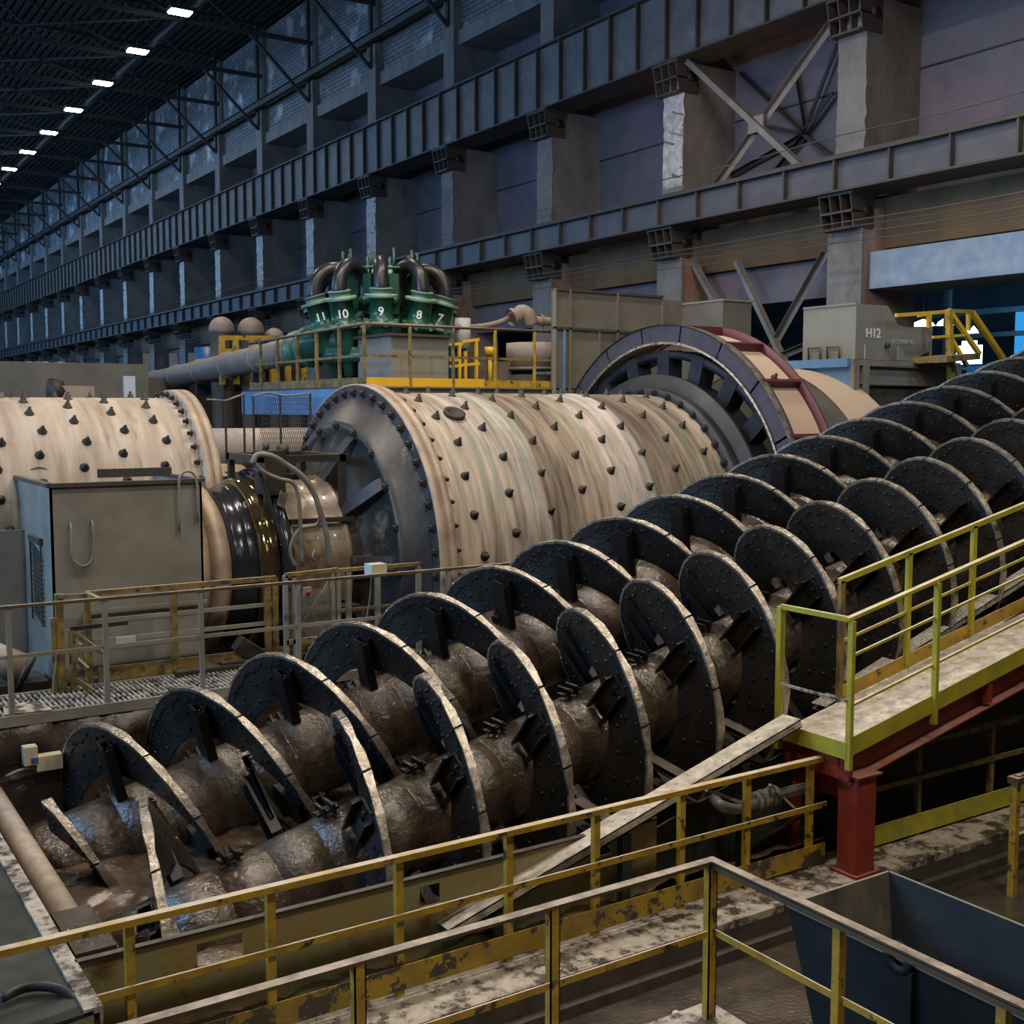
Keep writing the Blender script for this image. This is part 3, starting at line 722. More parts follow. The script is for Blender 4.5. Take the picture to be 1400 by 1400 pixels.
# pipe and frames behind the bearing (between the mills)
b = MB(); b.cyl((5.8, 22, 4.2), (13, 22, 4.2), .42, 20); b.build('x', m_pipe); o = bpy.data.objects['x']; o.name = 'cross_pipe'; tag(o, 'horizontal dusty pipe seen between the two mills', 'pipe')
t = thing('mesh_fence', 'thin wire mesh fence with bent top rail between the two mills', 'fence', (8, 19.4, 1))
for p in ([(308, 548), (333, 539)], [(346, 542), (366, 537), (390, 541), (424, 538)], [(308, 548), (283, 546)]):
    b = MB(); b.tube([at(x, y, Y=19.4) for x, y in p], .02, 6, 3); b.build('top_rail', m_hose, t)
for x, y in ((333, 539), (346, 542), (383, 540), (424, 538), (308, 548)):
    b = MB(); p = at(x, y, Y=19.4); b.bar(p, (p.x, p.y, p.z - 1.3), .03, .03); b.build('post', m_hosedark, t)
p0, p1 = at(346, 542, Y=19.42), at(424, 540, Y=19.42)
b = MB(); n = 30
for i in range(n):
    x = p0.x + (p1.x - p0.x) * i / n; b.bar((x, 19.42, p0.z), (x + .25, 19.42, p0.z - 1.2), .006, .006); b.bar((x + .25, 19.42, p0.z), (x, 19.42, p0.z - 1.2), .006, .006)
b.build('wire_mesh', m_hosedark, t, fix=False)
b = MB(); b.box(6.4, 9.9, 19.6, 19.9, 0, 3.6); b.box(6.4, 6.6, 18.4, 19.8, 0, 3.9); b.bar((6.5, 18.6, 3.9), (9.0, 18.6, 3.75), .1, .14); tag(b.build('machine_bed', m_black), 'dark machine bed with grimy ledge between the mills', 'machine')

# ------------------------------------------------------------------ feed box
fx0, fx1, fy0, fy1, fz1 = 3.08, 5.0, 15.2, 17.4, 4.05
fb = thing('feed_box', 'tall open grey feed box with lifting loops in front of the left mill', 'box', (4, 16.3, 1.55))
b = MB()
b.box(fx0, fx0 + .03, fy0, fy1, 1.2, fz1); b.box(fx0, fx1, fy0, fy0 + .03, 1.55, fz1); b.box(fx1 - .03, fx1, fy0, fy1, 1.55, fz1); b.box(fx0, fx1, fy1 - .03, fy1, 1.2, fz1)
b.build('body', m_greyg, fb)
b = MB()
for p, q in (((fx0, fy0), (fx1, fy0)), ((fx0, fy0), (fx0, fy1)), ((fx0, fy1), (fx1, fy1)), ((fx1, fy0), (fx1, fy1))): b.bar((*p, fz1), (*q, fz1), .09, .05)
b.build('rim', m_gflange, fb)
b = MB(); b.box(fx0 + .9, fx1, fy1 - .9, fy1 - .86, fz1, fz1 + .12); b.build('back_lip', m_gflange, fb)
b = MB(); b.bar((fx0 + .35, fy0 - .03, 2.42), (fx1 + .02, fy0 - .03, 2.42), .06, .06); b.box(fx0 + .35, fx1 - .02, fy0 - .02, fy0, 1.5, 2.4); b.build('lower_frame', m_greyg, fb)
b = MB()
c = Vector((fx0 + .36, fy0 - .06, 3.45))
b.tube([c + Vector((-.13, .05, .12)), c + Vector((-.13, 0, .05)), c + Vector((-.13, 0, -.25)), c + Vector((-.09, 0, -.38)), c + Vector((0, 0, -.43)), c + Vector((.09, 0, -.38)), c + Vector((.13, 0, -.25)), c + Vector((.13, 0, .08)), c + Vector((.13, .05, .14))], .018, 8)
b.build('lifting_loop', m_greyg, fb)
b = MB(); c = Vector((fx1 - .2, fy0 - .05, 4.0))
b.tube([c + Vector((-.13, 0, -.62)), c + Vector((-.12, 0, 0)), c + Vector((-.08, 0, .14)), c + Vector((0, 0, .18)), c + Vector((.08, 0, .14)), c + Vector((.12, 0, 0)), c + Vector((.12, 0, -.5))], .018, 8)
b.build('lifting_loop', m_greyg, fb)
b = MB(); c = Vector((fx0 + .3, fy1 - .05, 4.05))
b.tube([c + Vector((-.15, 0, 0)), c + Vector((-.1, 0, .1)), c + Vector((0, 0, .13)), c + Vector((.1, 0, .1)), c + Vector((.15, 0, 0))], .018, 8); b.build('lifting_loop', m_greyg, fb)
gv = thing_g = MB()
for i in range(16): gv.bar((fx0 - .02, 15.75, 2.2 + i * .06), (fx0 - .02, 16.35, 2.32 + i * .06), .012, .02)
gv.bar((fx0 - .03, 15.7, 3.3), (fx0 - .03, 16.4, 3.3), .05, .08); gv.bar((fx0 - .03, 15.72, 2.2), (fx0 - .03, 15.72, 3.3), .02, .03); gv.bar((fx0 - .03, 16.38, 2.2), (fx0 - .03, 16.38, 3.3), .02, .03)
gv.build('vent_grille', m_gflange, fb)
b = MB(); b.box(3.0, 3.3, 15.0, 15.16, 2.0, 2.1); 
# sign plate (smeared)
c = at(172, 876, Y=13.62)
b = MB(); b.box(c.x - .11, c.x + .11, 13.60, 13.62, c.z - .05, c.z + .05); tag(b.build('notice_plate', m_textdim), 'small smeared white notice plate on the walkway rail in front of the feed box', 'sign')
# drum-shaped motor left of feed box
t = thing('drain_elbow', 'short tan pipe elbow at the foot of the feed box near the left edge', 'pipe', (2.55, 15.3, 1.4))
b = MB(); b.cyl((2.35, 15.4, 1.95), (2.72, 15.3, 1.75), .2, 16); b.build('pipe', m_pipe, t)
b = MB(); b.cyl((2.72, 15.3, 1.75), (2.78, 15.28, 1.72), .25, 16); b.box(2.2, 3.0, 15.2, 15.9, 0, 1.6); b.build('base', m_black, t)
# low dark floor equipment beneath
b = MB(); b.box(-4, 9.5, 14.95, 15.1, .2, 1.45); b.box(3.2, 5.6, 14.7, 14.9, 1.55, 1.66); tag(b.build('concrete_plinth', m_kerbside), 'low dark concrete plinth under the feed box behind the walkway', 'plinth')
"""fill"""
b = MB(); b.bar((5.3, 14.8, 1.9), (6.5, 14.6, 1.0), .3, .2); b.bar((5.0, 14.7, 1.65), (7.2, 14.7, 1.62), .3, .1); b.box(4.4, 6.0, 14.5, 14.75, 1.6, 1.66); tag(b.build('spill_chute', m_black), 'dark sloping spill chute between the feed box and the mesh gate', 'chute')

# ------------------------------------------------------------------ cyclone platform
PX, PY, PZ = 9.75, 20.0, 5.42
pf = thing('cyclone_platform', 'raised platform with dull steel edge carrying the green cyclones', 'platform', (12, 21, 0))
b = MB(); b.box(PX, 18.2, PY, 26.5, PZ - .06, PZ); b.build('deck', m_gflange, pf)
b = MB(); b.box(PX, 18.2, PY - .03, PY, PZ - .26, PZ + .0); b.box(PX, 18.2, PY - .1, PY, PZ - .03, PZ); b.build('front_beam', m_sheet, pf)
b = MB(); b.box(PX - .03, PX, PY, 26.5, PZ - .55, PZ - .03); b.build('side_beam', m_blue, pf)  # blue light on this left face is put in as blue colour
for x, y in ((10, 20.3), (14, 20.3), (10, 26), (14, 26), (18, 20.3)):
    b = MB(); b.ibeam((x, y, 0), (x, y, PZ - .05), .25, .25); b.build('leg', m_gflange, pf)
t = thing('platform_railing', 'yellow-toed handrail around the front corner of the cyclone platform', 'railing', (PX, PY, PZ))
H = 1.17
b = MB(); b.tube([(PX, PY, PZ + H), (14.3, PY, PZ + H)], .03, 8, 0); b.tube([(PX, PY, PZ + H), (PX, 26, PZ + H - .1)], .03, 8, 0); b.build('top_rail', m_dkrail, t)
b = MB(); b.bar((PX, PY, PZ + .58), (14.3, PY, PZ + .58), .03, .05); b.bar((PX, PY, PZ + .58), (PX, 26, PZ + .58), .03, .05); b.build('mid_rail', m_yel2, t)
b = MB(); b.box(PX, 12.4, PY - .01, PY + .01, PZ, PZ + .17); b.build('toe_board', m_yel3, t)
b = MB(); b.box(12.4, 14.2, PY - .01, PY + .01, PZ, PZ + .15); b.build('toe_board', m_yel, t)
b = MB(); b.box(PX - .01, PX + .01, PY, 26, PZ, PZ + .17); b.build('toe_board', m_yel2, t)
for x in (PX, 10.72, 11.68, 12.66, 13.62): b = MB(); b.bar((x, PY, PZ), (x, PY, PZ + H), .05, .05); b.build('post', m_yel if x > 12 else m_yel2, t)
for y in (21.1, 22.2, 23.2, 24.3, 25.3): b = MB(); b.bar((PX, y, PZ), (PX, y, PZ + H), .06, .06); b.build('post', m_yel2, t)

# sump box
bx = at(535, 500, Y=20.7).x; bx1 = at(613, 500, Y=20.7).x; bz = at(560, 460, Y=20.7).z
t = thing('sump_box', 'blue-ended grey steel box with a lid in front of cyclones 8 and 9', 'box', ((bx + bx1) / 2, 21.3, PZ))
b = MB(); b.box(bx, bx1, 20.7, 22.2, PZ, bz); b.build('body', m_hopper, t)
b = MB(); b.box(bx - .1, bx1 + .1, 20.6, 22.3, bz, bz + .05); b.build('lid', m_gflange, t)
# cyclone cluster
CC = Vector((11.62, 23.0, 0)); cdir = atan2(-sin(radians(26.6)), -cos(radians(26.6)))
dstb = thing('slurry_distributor', 'pale green central distributor drum rising behind the cyclones', 'distributor', (CC.x, CC.y, PZ))
b = MB(); b.lathe((CC.x, CC.y, PZ), (0, 0, 1), [(0, .35), (1.0, .35), (1.2, .62), (2.2, .62), (2.35, .75), (2.42, .75), (2.42, .6), (2.62, .42), (2.7, 0)], 32); b.build('drum', m_cyg2, dstb)
b = MB(); b.lathe((CC.x, CC.y, PZ + .55), (0, 0, 1), [(0, 1.2), (0, 1.3), (.3, 1.3), (.3, 1.2)], 40); b.build('launder_ring', m_cyg, dstb)


def text(s, size, parent, mtx, m):
    cu = bpy.data.curves.new('t', 'FONT'); cu.body = s; cu.size = size; cu.align_x = 'CENTER'; cu.align_y = 'CENTER'; cu.extrude = .004; cu.offset = size * .02
    to = bpy.data.objects.new('t', cu); COL.objects.link(to)
    dg = bpy.context.evaluated_depsgraph_get(); me = bpy.data.meshes.new_from_object(to.evaluated_get(dg)); bpy.data.objects.remove(to)
    off = ORG[parent.name]
    me.transform(Matrix.Translation(-off) @ mtx); me.materials.clear(); me.materials.append(m)
    o = bpy.data.objects.new('number_marking', me); COL.objects.link(o); o.parent = parent; return o


def frame(o, xd, zd):
    xd = Vector(xd).normalized(); zd = Vector(zd).normalized(); zd = (zd - xd * zd.dot(xd)).normalized(); yd = zd.cross(xd)
    return Matrix(((xd.x, yd.x, zd.x, o.x), (xd.y, yd.y, zd.y, o.y), (xd.z, yd.z, zd.z, o.z), (0, 0, 0, 1)))


names = {0: '9', 1: '8', 2: '7', -1: '10', -2: '11'}
labs = {0: 'green cyclone marked 9 under a black bend, front of the cluster', 1: 'green cyclone marked 8, right of number 9', 2: 'tilted green cyclone marked 7 at the right end of the cluster',
        -1: 'green cyclone marked 10, left of number 9', -2: 'leaning green cyclone at the left end of the cluster', 3: 'green cyclone half hidden behind number 7', -3: 'green cyclone half hidden behind the leftmost one',
        4: 'green cyclone at the back right of the cluster', -4: 'green cyclone at the back left of the cluster', 5: 'rearmost green cyclone of the cluster'}
for i in (0, 1, 2, -1, -2, 3, -3, 4, -4, 5):
    ph = -i * radians(36)
    base = Vector((-sin(radians(26.6)), -cos(radians(26.6)), 0))
    u = Vector((base.x * cos(ph) + base.y * sin(ph), -base.x * sin(ph) + base.y * cos(ph), 0))
    # which side is right on screen
    tilt = radians(8 + 4 * abs(i) if abs(i) < 3 else 18)
    axd = (Vector((0, 0, 1)) * cos(tilt) + u * sin(tilt)).normalized()
    top = CC + u * 1.42 + Vector((0, 0, 7.30 - .04 * abs(i)))
    t = thing('hydrocyclone', labs[i], 'cyclone', (top.x, top.y, 5.6), 'green cyclones on the platform')
    b = MB(); b.lathe(top, -axd, [(-.0, 0), (0, .26), (.06, .26), (.06, .24), (.55, .24), (.55, .29), (.61, .29), (.61, .23), (.85, .22), (1.5, .1), (1.75, .08), (1.75, 0)], 28); bod = b.build('body', m_cyg, t)
    b = MB(); b.lathe(top, axd, [(-.02, .34), (.04, .34), (.04, .24), (.04, .22), (.13, .22), (.13, .24), (.17, .24), (.17, .1)], 28); b.build('flange', m_cyg2, bod)
    b = MB(); b.lathe(top - axd * .56, axd, [(0, .32), (.05, .32), (.05, .24)], 28); b.build('flange', m_cyg2, bod)
    # clamps
    b = MB()
    w = axd.cross(u).normalized(); uu = w.cross(axd)
    for k in range(6):
        a = k * pi / 3 + .3; d = uu * cos(a) + w * sin(a); b = MB(); b.obox(top - axd * .53 + d * .32, d * .05, w.cross(d) * .0 + axd * .07, axd.cross(d) * .03); b.build('clamp', m_cyg2, bod)
    # black overflow bend going back to centre
    s = top + axd * .15; h = .62; e = CC + u * .55 + Vector((0, 0, 7.45))
    pts = []
    mid = (s + e) / 2 + Vector((0, 0, .2)); rad = (Vector((s.x, s.y, 0)) - Vector((e.x, e.y, 0))).length / 2
    for k in range(9):
        a = pi * k / 8; c = (s + e) / 2
        pts.append(Vector((c.x, c.y, 0)) + u * rad * cos(a) + Vector((0, 0, (s.z + .10) + .62 * rad / .45 * sin(a) * .8)))
    pts = [s] + pts + [Vector((e.x, e.y, 7.1))]
    b = MB(); b.tube(pts, .155, 14, 3); b.build('overflow_bend', m_rubber, t)
    # feed valve between cyclone and distributor
    vpos = CC + u * .75 + Vector((0, 0, 7.35)); wv = Vector((-u.y, u.x, 0)); vpos = vpos + wv * .28
    b = MB(); b.obox(vpos + Vector((0, 0, .05)), u * .13, wv * .1, Vector((0, 0, .42))); b.cyl(vpos - Vector((0, 0, .1)) - u * .3, vpos - Vector((0, 0, .1)) + u * .3, .1, 12); fv = b.build('feed_valve', m_cyg, t)
    b = MB(); zc = vpos + Vector((0, 0, .60))
    b.tube([zc + Vector((.15 * cos(a * pi / 6), .15 * sin(a * pi / 6), 0)) for a in range(13)], .018, 6, 0)
    for a in range(3): b.bar(zc - Vector((.15 * cos(a * pi / 3), .15 * sin(a * pi / 3), 0)), zc + Vector((.15 * cos(a * pi / 3), .15 * sin(a * pi / 3), 0)), .02, .02)
    b.build('handwheel', m_cyg2, fv)
    b = MB(); b.cyl(vpos + Vector((0, 0, .4)), vpos + Vector((0, 0, 1.02)), .03, 8); b.build('valve_stem', m_cyg, fv)
    if i in names:
        fwd = -(Vector((top.x, top.y, 0)) / hypot(top.x, top.y)); o_ = top - axd * .30
        fd = (fwd - axd * fwd.dot(axd)).normalized(); xd = axd.cross(fd)
        text(names[i], .24, bod, frame(o_ + fd * .243, xd, fd), m_text)
# feed pipe: green elbow, pale flange cone, long tan pipe
t = thing('feed_pipe', 'long tan pipe sloping down to the left from the green cyclone cluster', 'pipe', (10.5, 30, 5))
px = 10.45
b = MB(); b.tube([(CC.x - .2, 23, 7.0), (11.0, 22.7, 6.6), (10.9, 22.8, 6.45), (px, 23.6, 6.38), (px, 24.2, 6.36)], .36, 18, 3); b.build('elbow', m_cyg, t)
b = MB(); b.cyl((11.0, 22.75, 5.45), (11.0, 22.75, 6.9), .33, 20); b.build('riser', m_cyg, t)
dv = Vector((0, 21, -.95)).normalized(); o0 = Vector((px, 24.0, 6.36))
b = MB(); b.lathe(o0, dv, [(0, .36), (0, .46), (.08, .46), (.08, .38), (.7, .34), (.7, .42), (.78, .42), (.78, .3)], 28); ringb = 0; b.build('reducer', m_cyg2, t)
b = MB(); b.lathe(o0 + dv * .8, dv, [(0, .31), (22, .31), (22, 0)], 24); b.build('pipe_run', m_pipe, t)
for k in range(9): b = MB(); b.lathe(o0 + dv * (1.0 + 2.15 * k), dv, [(0, .31), (0, .345), (.12, .345), (.12, .31)], 24); b.build('pipe_joint', m_pipe, t)
for k in range(1, 9): b = MB(); q = o0 + dv * (1.0 + 2.15 * k + .4); b.bar(q - Vector((0, 0, .3)), (q.x, q.y, 0), .14, .14); b.build('support', m_gflange, t)

# stuff on the platform right of the box
t = thing('thickener_drum', 'tan round vessel on a dark stand beside the sheet panels', 'vessel', (13.4, 21.5, PZ))
c = at(725, 488, Y=21.6)
b = MB(); b.lathe((c.x + .1, c.y, c.z - .25), (0, 0, 1), [(0, .0), (0, .62), (.55, .62), (.55, .58), (.5, 0)], 32); b.build('drum', m_pipe, t)
b = MB(); b.lathe((c.x + .1, c.y, c.z - .3), (0, 0, 1), [(0, .0), (0, .68), (.06, .68), (.06, 0)], 32); b.box(c.x - .5, c.x + .9, c.y - .5, c.y + .7, PZ, c.z - .4); b.build('stand', m_sheet, t)
c = at(660, 500, Y=21.6); b = MB(); b.box(c.x - .1, c.x + .75, c.y, c.y + .7, PZ, c.z + .1); b.build('side_cabinet', m_sheet, t)
b = MB(); b.tube([at(620, 447, Y=22.5), at(660, 446, Y=22.5), at(690, 438, Y=22.5), at(702, 428, Y=22.4), at(714, 425, Y=22.3), at(722, 433, Y=22.2), at(724, 444, Y=22.2)], [.06] * 3 + [.1], 12, 3)
p = at(712, 430, Y=22.25)
b.lathe(at(698, 434, Y=22.3), (1, 0, .35), [(0, .2), (.08, .2)], 16); b.build('x2', m_pipe); o = bpy.data.objects['x2']; o.name = 'elbow_pipe'; tag(o, 'thin tan pipe with an elbow leading left of the sheet panels', 'pipe')
b = MB(); b.tube([at(703, 436, Y=22.3), at(712, 426, Y=22.3), at(722, 430, Y=22.2), at(727, 444, Y=22.2)], .16, 14, 4); tag(b.build('elbow_pipe', m_pipe), 'fat tan pipe elbow above the round vessel', 'pipe')
b = MB(); b.cyl(at(734, 438, Y=22.5), at(765, 441, Y=22.5), .1, 12); b.bar(at(745, 440, Y=22.5), (at(745, 440, Y=22.5).x, 22.5, PZ), .08, .08); b.lathe(at(738, 438, Y=22.5), XD, [(0, .14), (.06, .14)], 12); tag(b.build('short_pipe', m_pipe), 'short horizontal pipe running into the sheet panels', 'pipe')
b = MB(); c = at(632, 455, Y=22.6); b.cyl((c.x, c.y, c.z - .35), (c.x, c.y, c.z + .32), .19, 16); tag(b.build('white_pipe_stub', m_white), 'short white vertical pipe stub right of the cyclones', 'pipe')
b = MB(); c = at(619, 485, Y=23.0); b.cyl((c.x, c.y, PZ), (c.x, c.y, c.z + .25), .3, 20); tag(b.build('blue_barrel', m_tankblue), 'blue barrel behind the grey box right of the cyclones', 'barrel')
t = thing('stair_gate', 'small bright yellow gate frame standing right of the grey box', 'gate', (13.0, 21.4, PZ))
for x0, x1, z1, z0 in ((628, 632, 468, 513), (651, 655, 465, 513), (636, 640, 480, 513)):
    b = MB(); p = at(x0, z1, Y=21.3); b.bar((p.x, p.y, PZ), p, .06, .06); b.build('post', m_yel3, t)
for (xa, ya), (xb, yb) in (((614, 471), (632, 470)), ((632, 467), (655, 464)), ((632, 499), (655, 497)), ((614, 501), (632, 500)), ((614, 492), (630, 492))):
    b = MB(); b.bar(at(xa, ya, Y=21.3), at(xb, yb, Y=21.3), .05, .06); b.build('rail', m_yel3, t)
b = MB(); c = at(670, 482, Y=21.5); b.cyl((c.x, c.y, PZ), (c.x, c.y, c.z), .05, 8); b.cyl((c.x, c.y, c.z - .05), (c.x, c.y, c.z + .12), .12, 10); tag(b.build('yellow_valve', m_yel3), 'small yellow valve on a thin post left of the round vessel', 'valve')

# left background: round-headed pipes, yellow frames, blue tanks
for k, (x, y, r, lab) in enumerate(((303, 450, .34, 'leftmost round-headed tan vent pipe'), (343, 452, .36, 'second round-headed tan vent pipe from the left'), (375, 462, .28, 'third round-headed tan vent pipe from the left'), (401, 466, .25, 'rightmost small round-headed tan vent pipe'))):
    c = at(x, y, Y=31); b = MB()
    b.lathe(c, (0, 0, 1), [(-c.z, r * .9), (-.1, r * .9), (-.1, r)] + [(r * sin(a * pi / 12), r * cos(a * pi / 12)) for a in range(7)], 18)
    tag(b.build('vent_pipe', m_pipe), lab, 'pipe')
t = thing('vent_railing', 'yellow railing frame around the round-headed vent pipes', 'railing', (11, 30, 4.5))
for x in (303, 322, 344, 372, 393, 415): b = MB(); p = at(x, 462, Y=29.5); b.bar((p.x, p.y, p.z - 1.2), p, .13, .13); b.build('post', m_yel, t)
for y in (462, 480): b = MB(); b.bar(at(300, y, Y=29.5), at(440, y - 0, Y=29.5), .1, .12); b.build('rail', m_yel, t)
for k, (x, y, w) in enumerate(((288, 492, .45), (332, 488, .5))):
    c = at(x, y, Y=33); b = MB(); b.cyl((c.x, c.y, c.z - 1), (c.x, c.y, c.z + .35), w, 16); tag(b.build('blue_tank', m_tankblue), ['left blue tank behind the sloping pipe', 'right blue tank behind the sloping pipe, beside the yellow frame'][k], 'tank')
b = MB(); b.box(9.2, 13, 34, 36, 0, 5.9); b.box(5, 9.3, 36, 37, 0, 6.35); tag(b.build('equipment_cabinet', m_sheet), 'grey cabinet row behind the sloping pipe', 'cabinet')
for k, x in enumerate((236, 262, 200)):
    c = at(x, 470, Y=38); b = MB(); b.bar((c.x, 38, 0), (c.x, 38, c.z - .3), .2, .2); tag(b.build('steel_post', m_column), ['thin upright steel post left of the blue tanks', 'thin upright steel post next to the blue tanks', 'pale upright steel post at the far left background'][k], 'post')
# long low sheet housing at left
z0 = at(100, 502, Y=30).z
t = thing('low_housing', 'long low grey-green sheet housing behind the left mill', 'housing', (4, 31, 0))
b = MB(); b.box(-3, at(92, 520, Y=30).x, 30, 33, 0, z0 + .1); b.build('lower_block', m_sheet, t)
b = MB(); b.box(at(92, 520, Y=30).x, at(203, 520, Y=30).x, 30, 33, 0, at(150, 497, Y=30).z); b.build('tall_block', m_sheet, t)
for k, x in enumerate((40, 52, 62, 84)):
    c = at(x, 505, Y=31); b = MB(); b.lathe((c.x, c.y, c.z - .25), (0, 0, 1), [(0, .32), (.3, .3), (.42, .15), (.45, 0)], 12); tag(b.build('sack', m_kerb), ['leftmost pale lump lying on the low housing', 'second pale lump on the low housing', 'third pale lump on the low housing', 'pale lump on the low housing next to its taller block'][k], 'lump')
t = thing('winch_motor', 'small dark round motor with pale ribbed body on top of the left mill line', 'motor', (4.5, 22, 5))
c = at(66, 535, Y=22); b = MB(); b.lathe(c, (1, 0, 0), [(0, 0), (0, .22), (.1, .25), (.25, .2), (.25, 0)], 20); b.build('wheel', m_bolt, t)
b = MB(); b.box(c.x + .2, c.x + .75, c.y - .2, c.y + .2, c.z - .22, c.z + .1); b.build('body', m_pipe, t)
b = MB(); b.box(c.x, c.x + .8, c.y - .25, c.y + .25, 0, c.z - .22); b.build('pedestal', m_black, t)
c = at(175, 520, Y=28); b = MB(); b.box(c.x - .12, c.x + .14, 27.9, 28, c.z - .4, c.z + .1); b.bar((c.x, 28, 0), (c.x, 28, c.z - .3), .05, .05); tag(b.build('white_notice', m_white), 'small white rectangular notice above the left mill', 'sign')

# ------------------------------------------------------------------ sheet panels and boxes right
YP = 19.9
sp = thing('sheet_enclosure', 'tall grey sheet metal enclosure with vertical ribs behind the gear guard', 'enclosure', (16, YP, PZ))
xa, xb, xc = at(755, 450, Y=YP).x, at(905, 450, Y=YP).x, at(966, 450, Y=YP).x
za, zb = at(755, 395, Y=YP).z, at(905, 406, Y=YP).z
b = MB(); b.poly([(xa, YP, 3.5), (xb, YP, 3.5), (xb, YP, zb), (xa, YP, za)], (0, .04, 0)); b.build('panel', m_sheet, sp)
b = MB(); b.poly([(xb, YP, 3.5), (xc + .3, YP, 3.5), (xc + .3, YP, zb - .08), (xb, YP, zb - .05)], (0, .04, 0)); b.build('panel', m_sheet, sp)
b = MB(); zm = at(757, 448, Y=YP).z; b.bar((xa, YP - .03, zm), (xc, YP - .03, zm - .05), .06, .05); b.bar((xa, YP - .02, za), (xb, YP - .02, zb), .06, .05); b.build('horizontal_rib', m_gflange, sp)
for x in (757, 778, 843, 905, 942):
    b = MB(); xx = at(x, 430, Y=YP).x; b.bar((xx, YP - .03, 3.6), (xx, YP - .03, zb + (.02 if x < 900 else -.1)), .05, .06); b.build('rib', m_hopper if x == 757 else m_sheet, sp)
for x in (770, 818, 868): b = MB(); xx = at(x, 470, Y=YP).x; b.bar((xx, YP - .03, 3.6), (xx, YP - .03, zm - .03), .04, .05); b.build('rib', m_blue if x == 770 else m_sheet, sp)
ya = 18.6; t = thing('duct_box', 'grey box with a blue-lit end at the right end of the sheet enclosure', 'box', (18.6, 19, 5))
x0, x1 = at(988, 440, Y=ya).x, at(1027, 440, Y=ya).x; zt = at(1000, 412, Y=ya).z
b = MB(); b.box(x0, x1, ya, ya + 1.3, 4.2, zt); b.build('body', m_sheet, t)
b = MB(); b.box(x0 - .02, x1 + .04, ya - .04, ya + 1.32, zt, zt + .04); b.build('rim', m_hopper, t)

# H12 hopper
hx0 = at(1170, 450, Y=15.2).x; hx1 = at(1208, 450, Y=15.2).x; hx2 = at(1275, 450, Y=15.2).x; HY = 15.2
hy1 = HY; 
# left face extends along +Y
yy_ = HY
fz0, fz1_ = at(1170, 491, Y=HY).z, at(1170, 415, Y=HY).z
ybk = HY
for q in range(400):
    ybk = HY + q * .01
    P_ = Vector((hx0, ybk, fz1_)); d_ = P_ - EYE
    if 700 + FPX * d_.dot(rt) / d_.dot(fw) < 1099: break
t = thing('grey_hopper', 'grey steel hopper stencilled H12 with a pale blue-lit left side', 'hopper', ((hx0 + hx2) / 2, HY + 1, fz0))
zb2 = at(1225, 440, Y=HY).z; zb3 = at(1275, 455, Y=HY).z; zlow = at(1262, 478, Y=HY).z
prof = [(hx0, HY, fz0), (at(1245, 490, Y=HY).x, HY, fz0), (hx2, HY, zlow), (hx2, HY, zb3 + .1), (at(1240, 443, Y=HY).x, HY, zb3 + .08), (at(1228, 443, Y=HY).x, HY, zb3 + .12), (at(1214, 421, Y=HY).x, HY, fz1_), (hx0, HY, fz1_)]
b = MB(); b.poly(prof, (0, ybk - HY, 0)); b.build('body', m_hopper, t)
b = MB(); b.bar((hx0, HY, fz1_), (hx0, ybk, fz1_), .04, .04); b.bar((hx1, HY - .01, fz0), (hx1, HY - .01, fz1_), .03, .03); b.build('edge_strip', m_hopper, t)
for yq in (HY + .35, ybk - .5):
    b = MB(); b.tube([(hx0 - .04, yq, fz0), (hx0 - .06, yq, fz0 + .25), (hx0 - .06, yq + .3, fz0 + .25), (hx0 - .04, yq + .3, fz0)], .02, 6, 0); b.build('lifting_bracket', m_gflange, t)
text('H12', .25, t, frame(at(1194, 456, Y=HY - .01), (1, 0, 0), (0, -1, 0)), m_text)
text('УССКМВЦ', .12, t, frame(at(1234, 468, Y=HY - .01), (1, 0, 0), (0, -1, 0)), m_textdim)
b = MB(); c = at(1213, 472, Y=HY - .05); b.cyl((c.x, c.y - .04, c.z), (c.x, c.y + .05, c.z), .05, 10); b.build('lock', m_gflange, t)
t = thing('hopper_stand', 'blue and grey steel stand under the H12 hopper', 'stand', (hx0, HY, 0))
b = MB(); b.box(hx0 - .35, hx2 + .6, HY - .25, ybk + .3, fz0 - .12, fz0 - .02); b.build('top_plate', m_greyg, t)
b = MB(); b.box(hx0 - .35, hx0 - .28, HY - .2, ybk + .3, fz0 - 1.6, fz0 - .12); b.bar((hx0 - .4, HY - .2, fz0 - .08), (hx0 - .4, ybk + .4, fz0 - .08), .1, .16); b.bar((hx0 - .4, HY + 1, fz0 - 1.6), (hx0 - .4, HY + 1, fz0 - .1), .08, .08); b.build('blue_side', m_blue, t)
b = MB(); b.box(hx0 - .25, hx2 + .7, HY - .16, HY - .1, 0, fz0 - .5); b.build('apron', m_kerbside, t)
b = MB(); b.channel((hx0 - .3, HY - .22, fz0 - .3), (hx2 + .9, HY - .22, fz0 - .33), .12, .36); b.build('front_beam', m_greyg, t)
for x in (hx0 - .28, hx0 + .0, hx2 + .5): b = MB(); b.bar((x, HY - .24, 0), (x, HY - .24, fz0 - .1), .16, .1); b.build('leg', m_greyg, t)
for x in (hx0 + .05, hx0 + 1.0): b = MB(); b.poly([(x, HY - .2, fz0), (x + .3, HY - .2, fz0), (x, HY - .2, fz0 + .28)], (0, .03, 0)); b.build('gusset', m_hopper, t)

# yellow stair head
YS = 14.6
ys = thing('yellow_stair', 'bright yellow stair railing descending to the right behind the screws', 'stair', (18.5, YS, 3))


def yb(p, q, w, Y=YS, Y2=None, nm='rail', mm=None):
    b = MB(); b.bar(at(*p, Y=Y), at(*q, Y=Y2 or Y), w, w); b.build(nm, mm or m_yel3, ys)


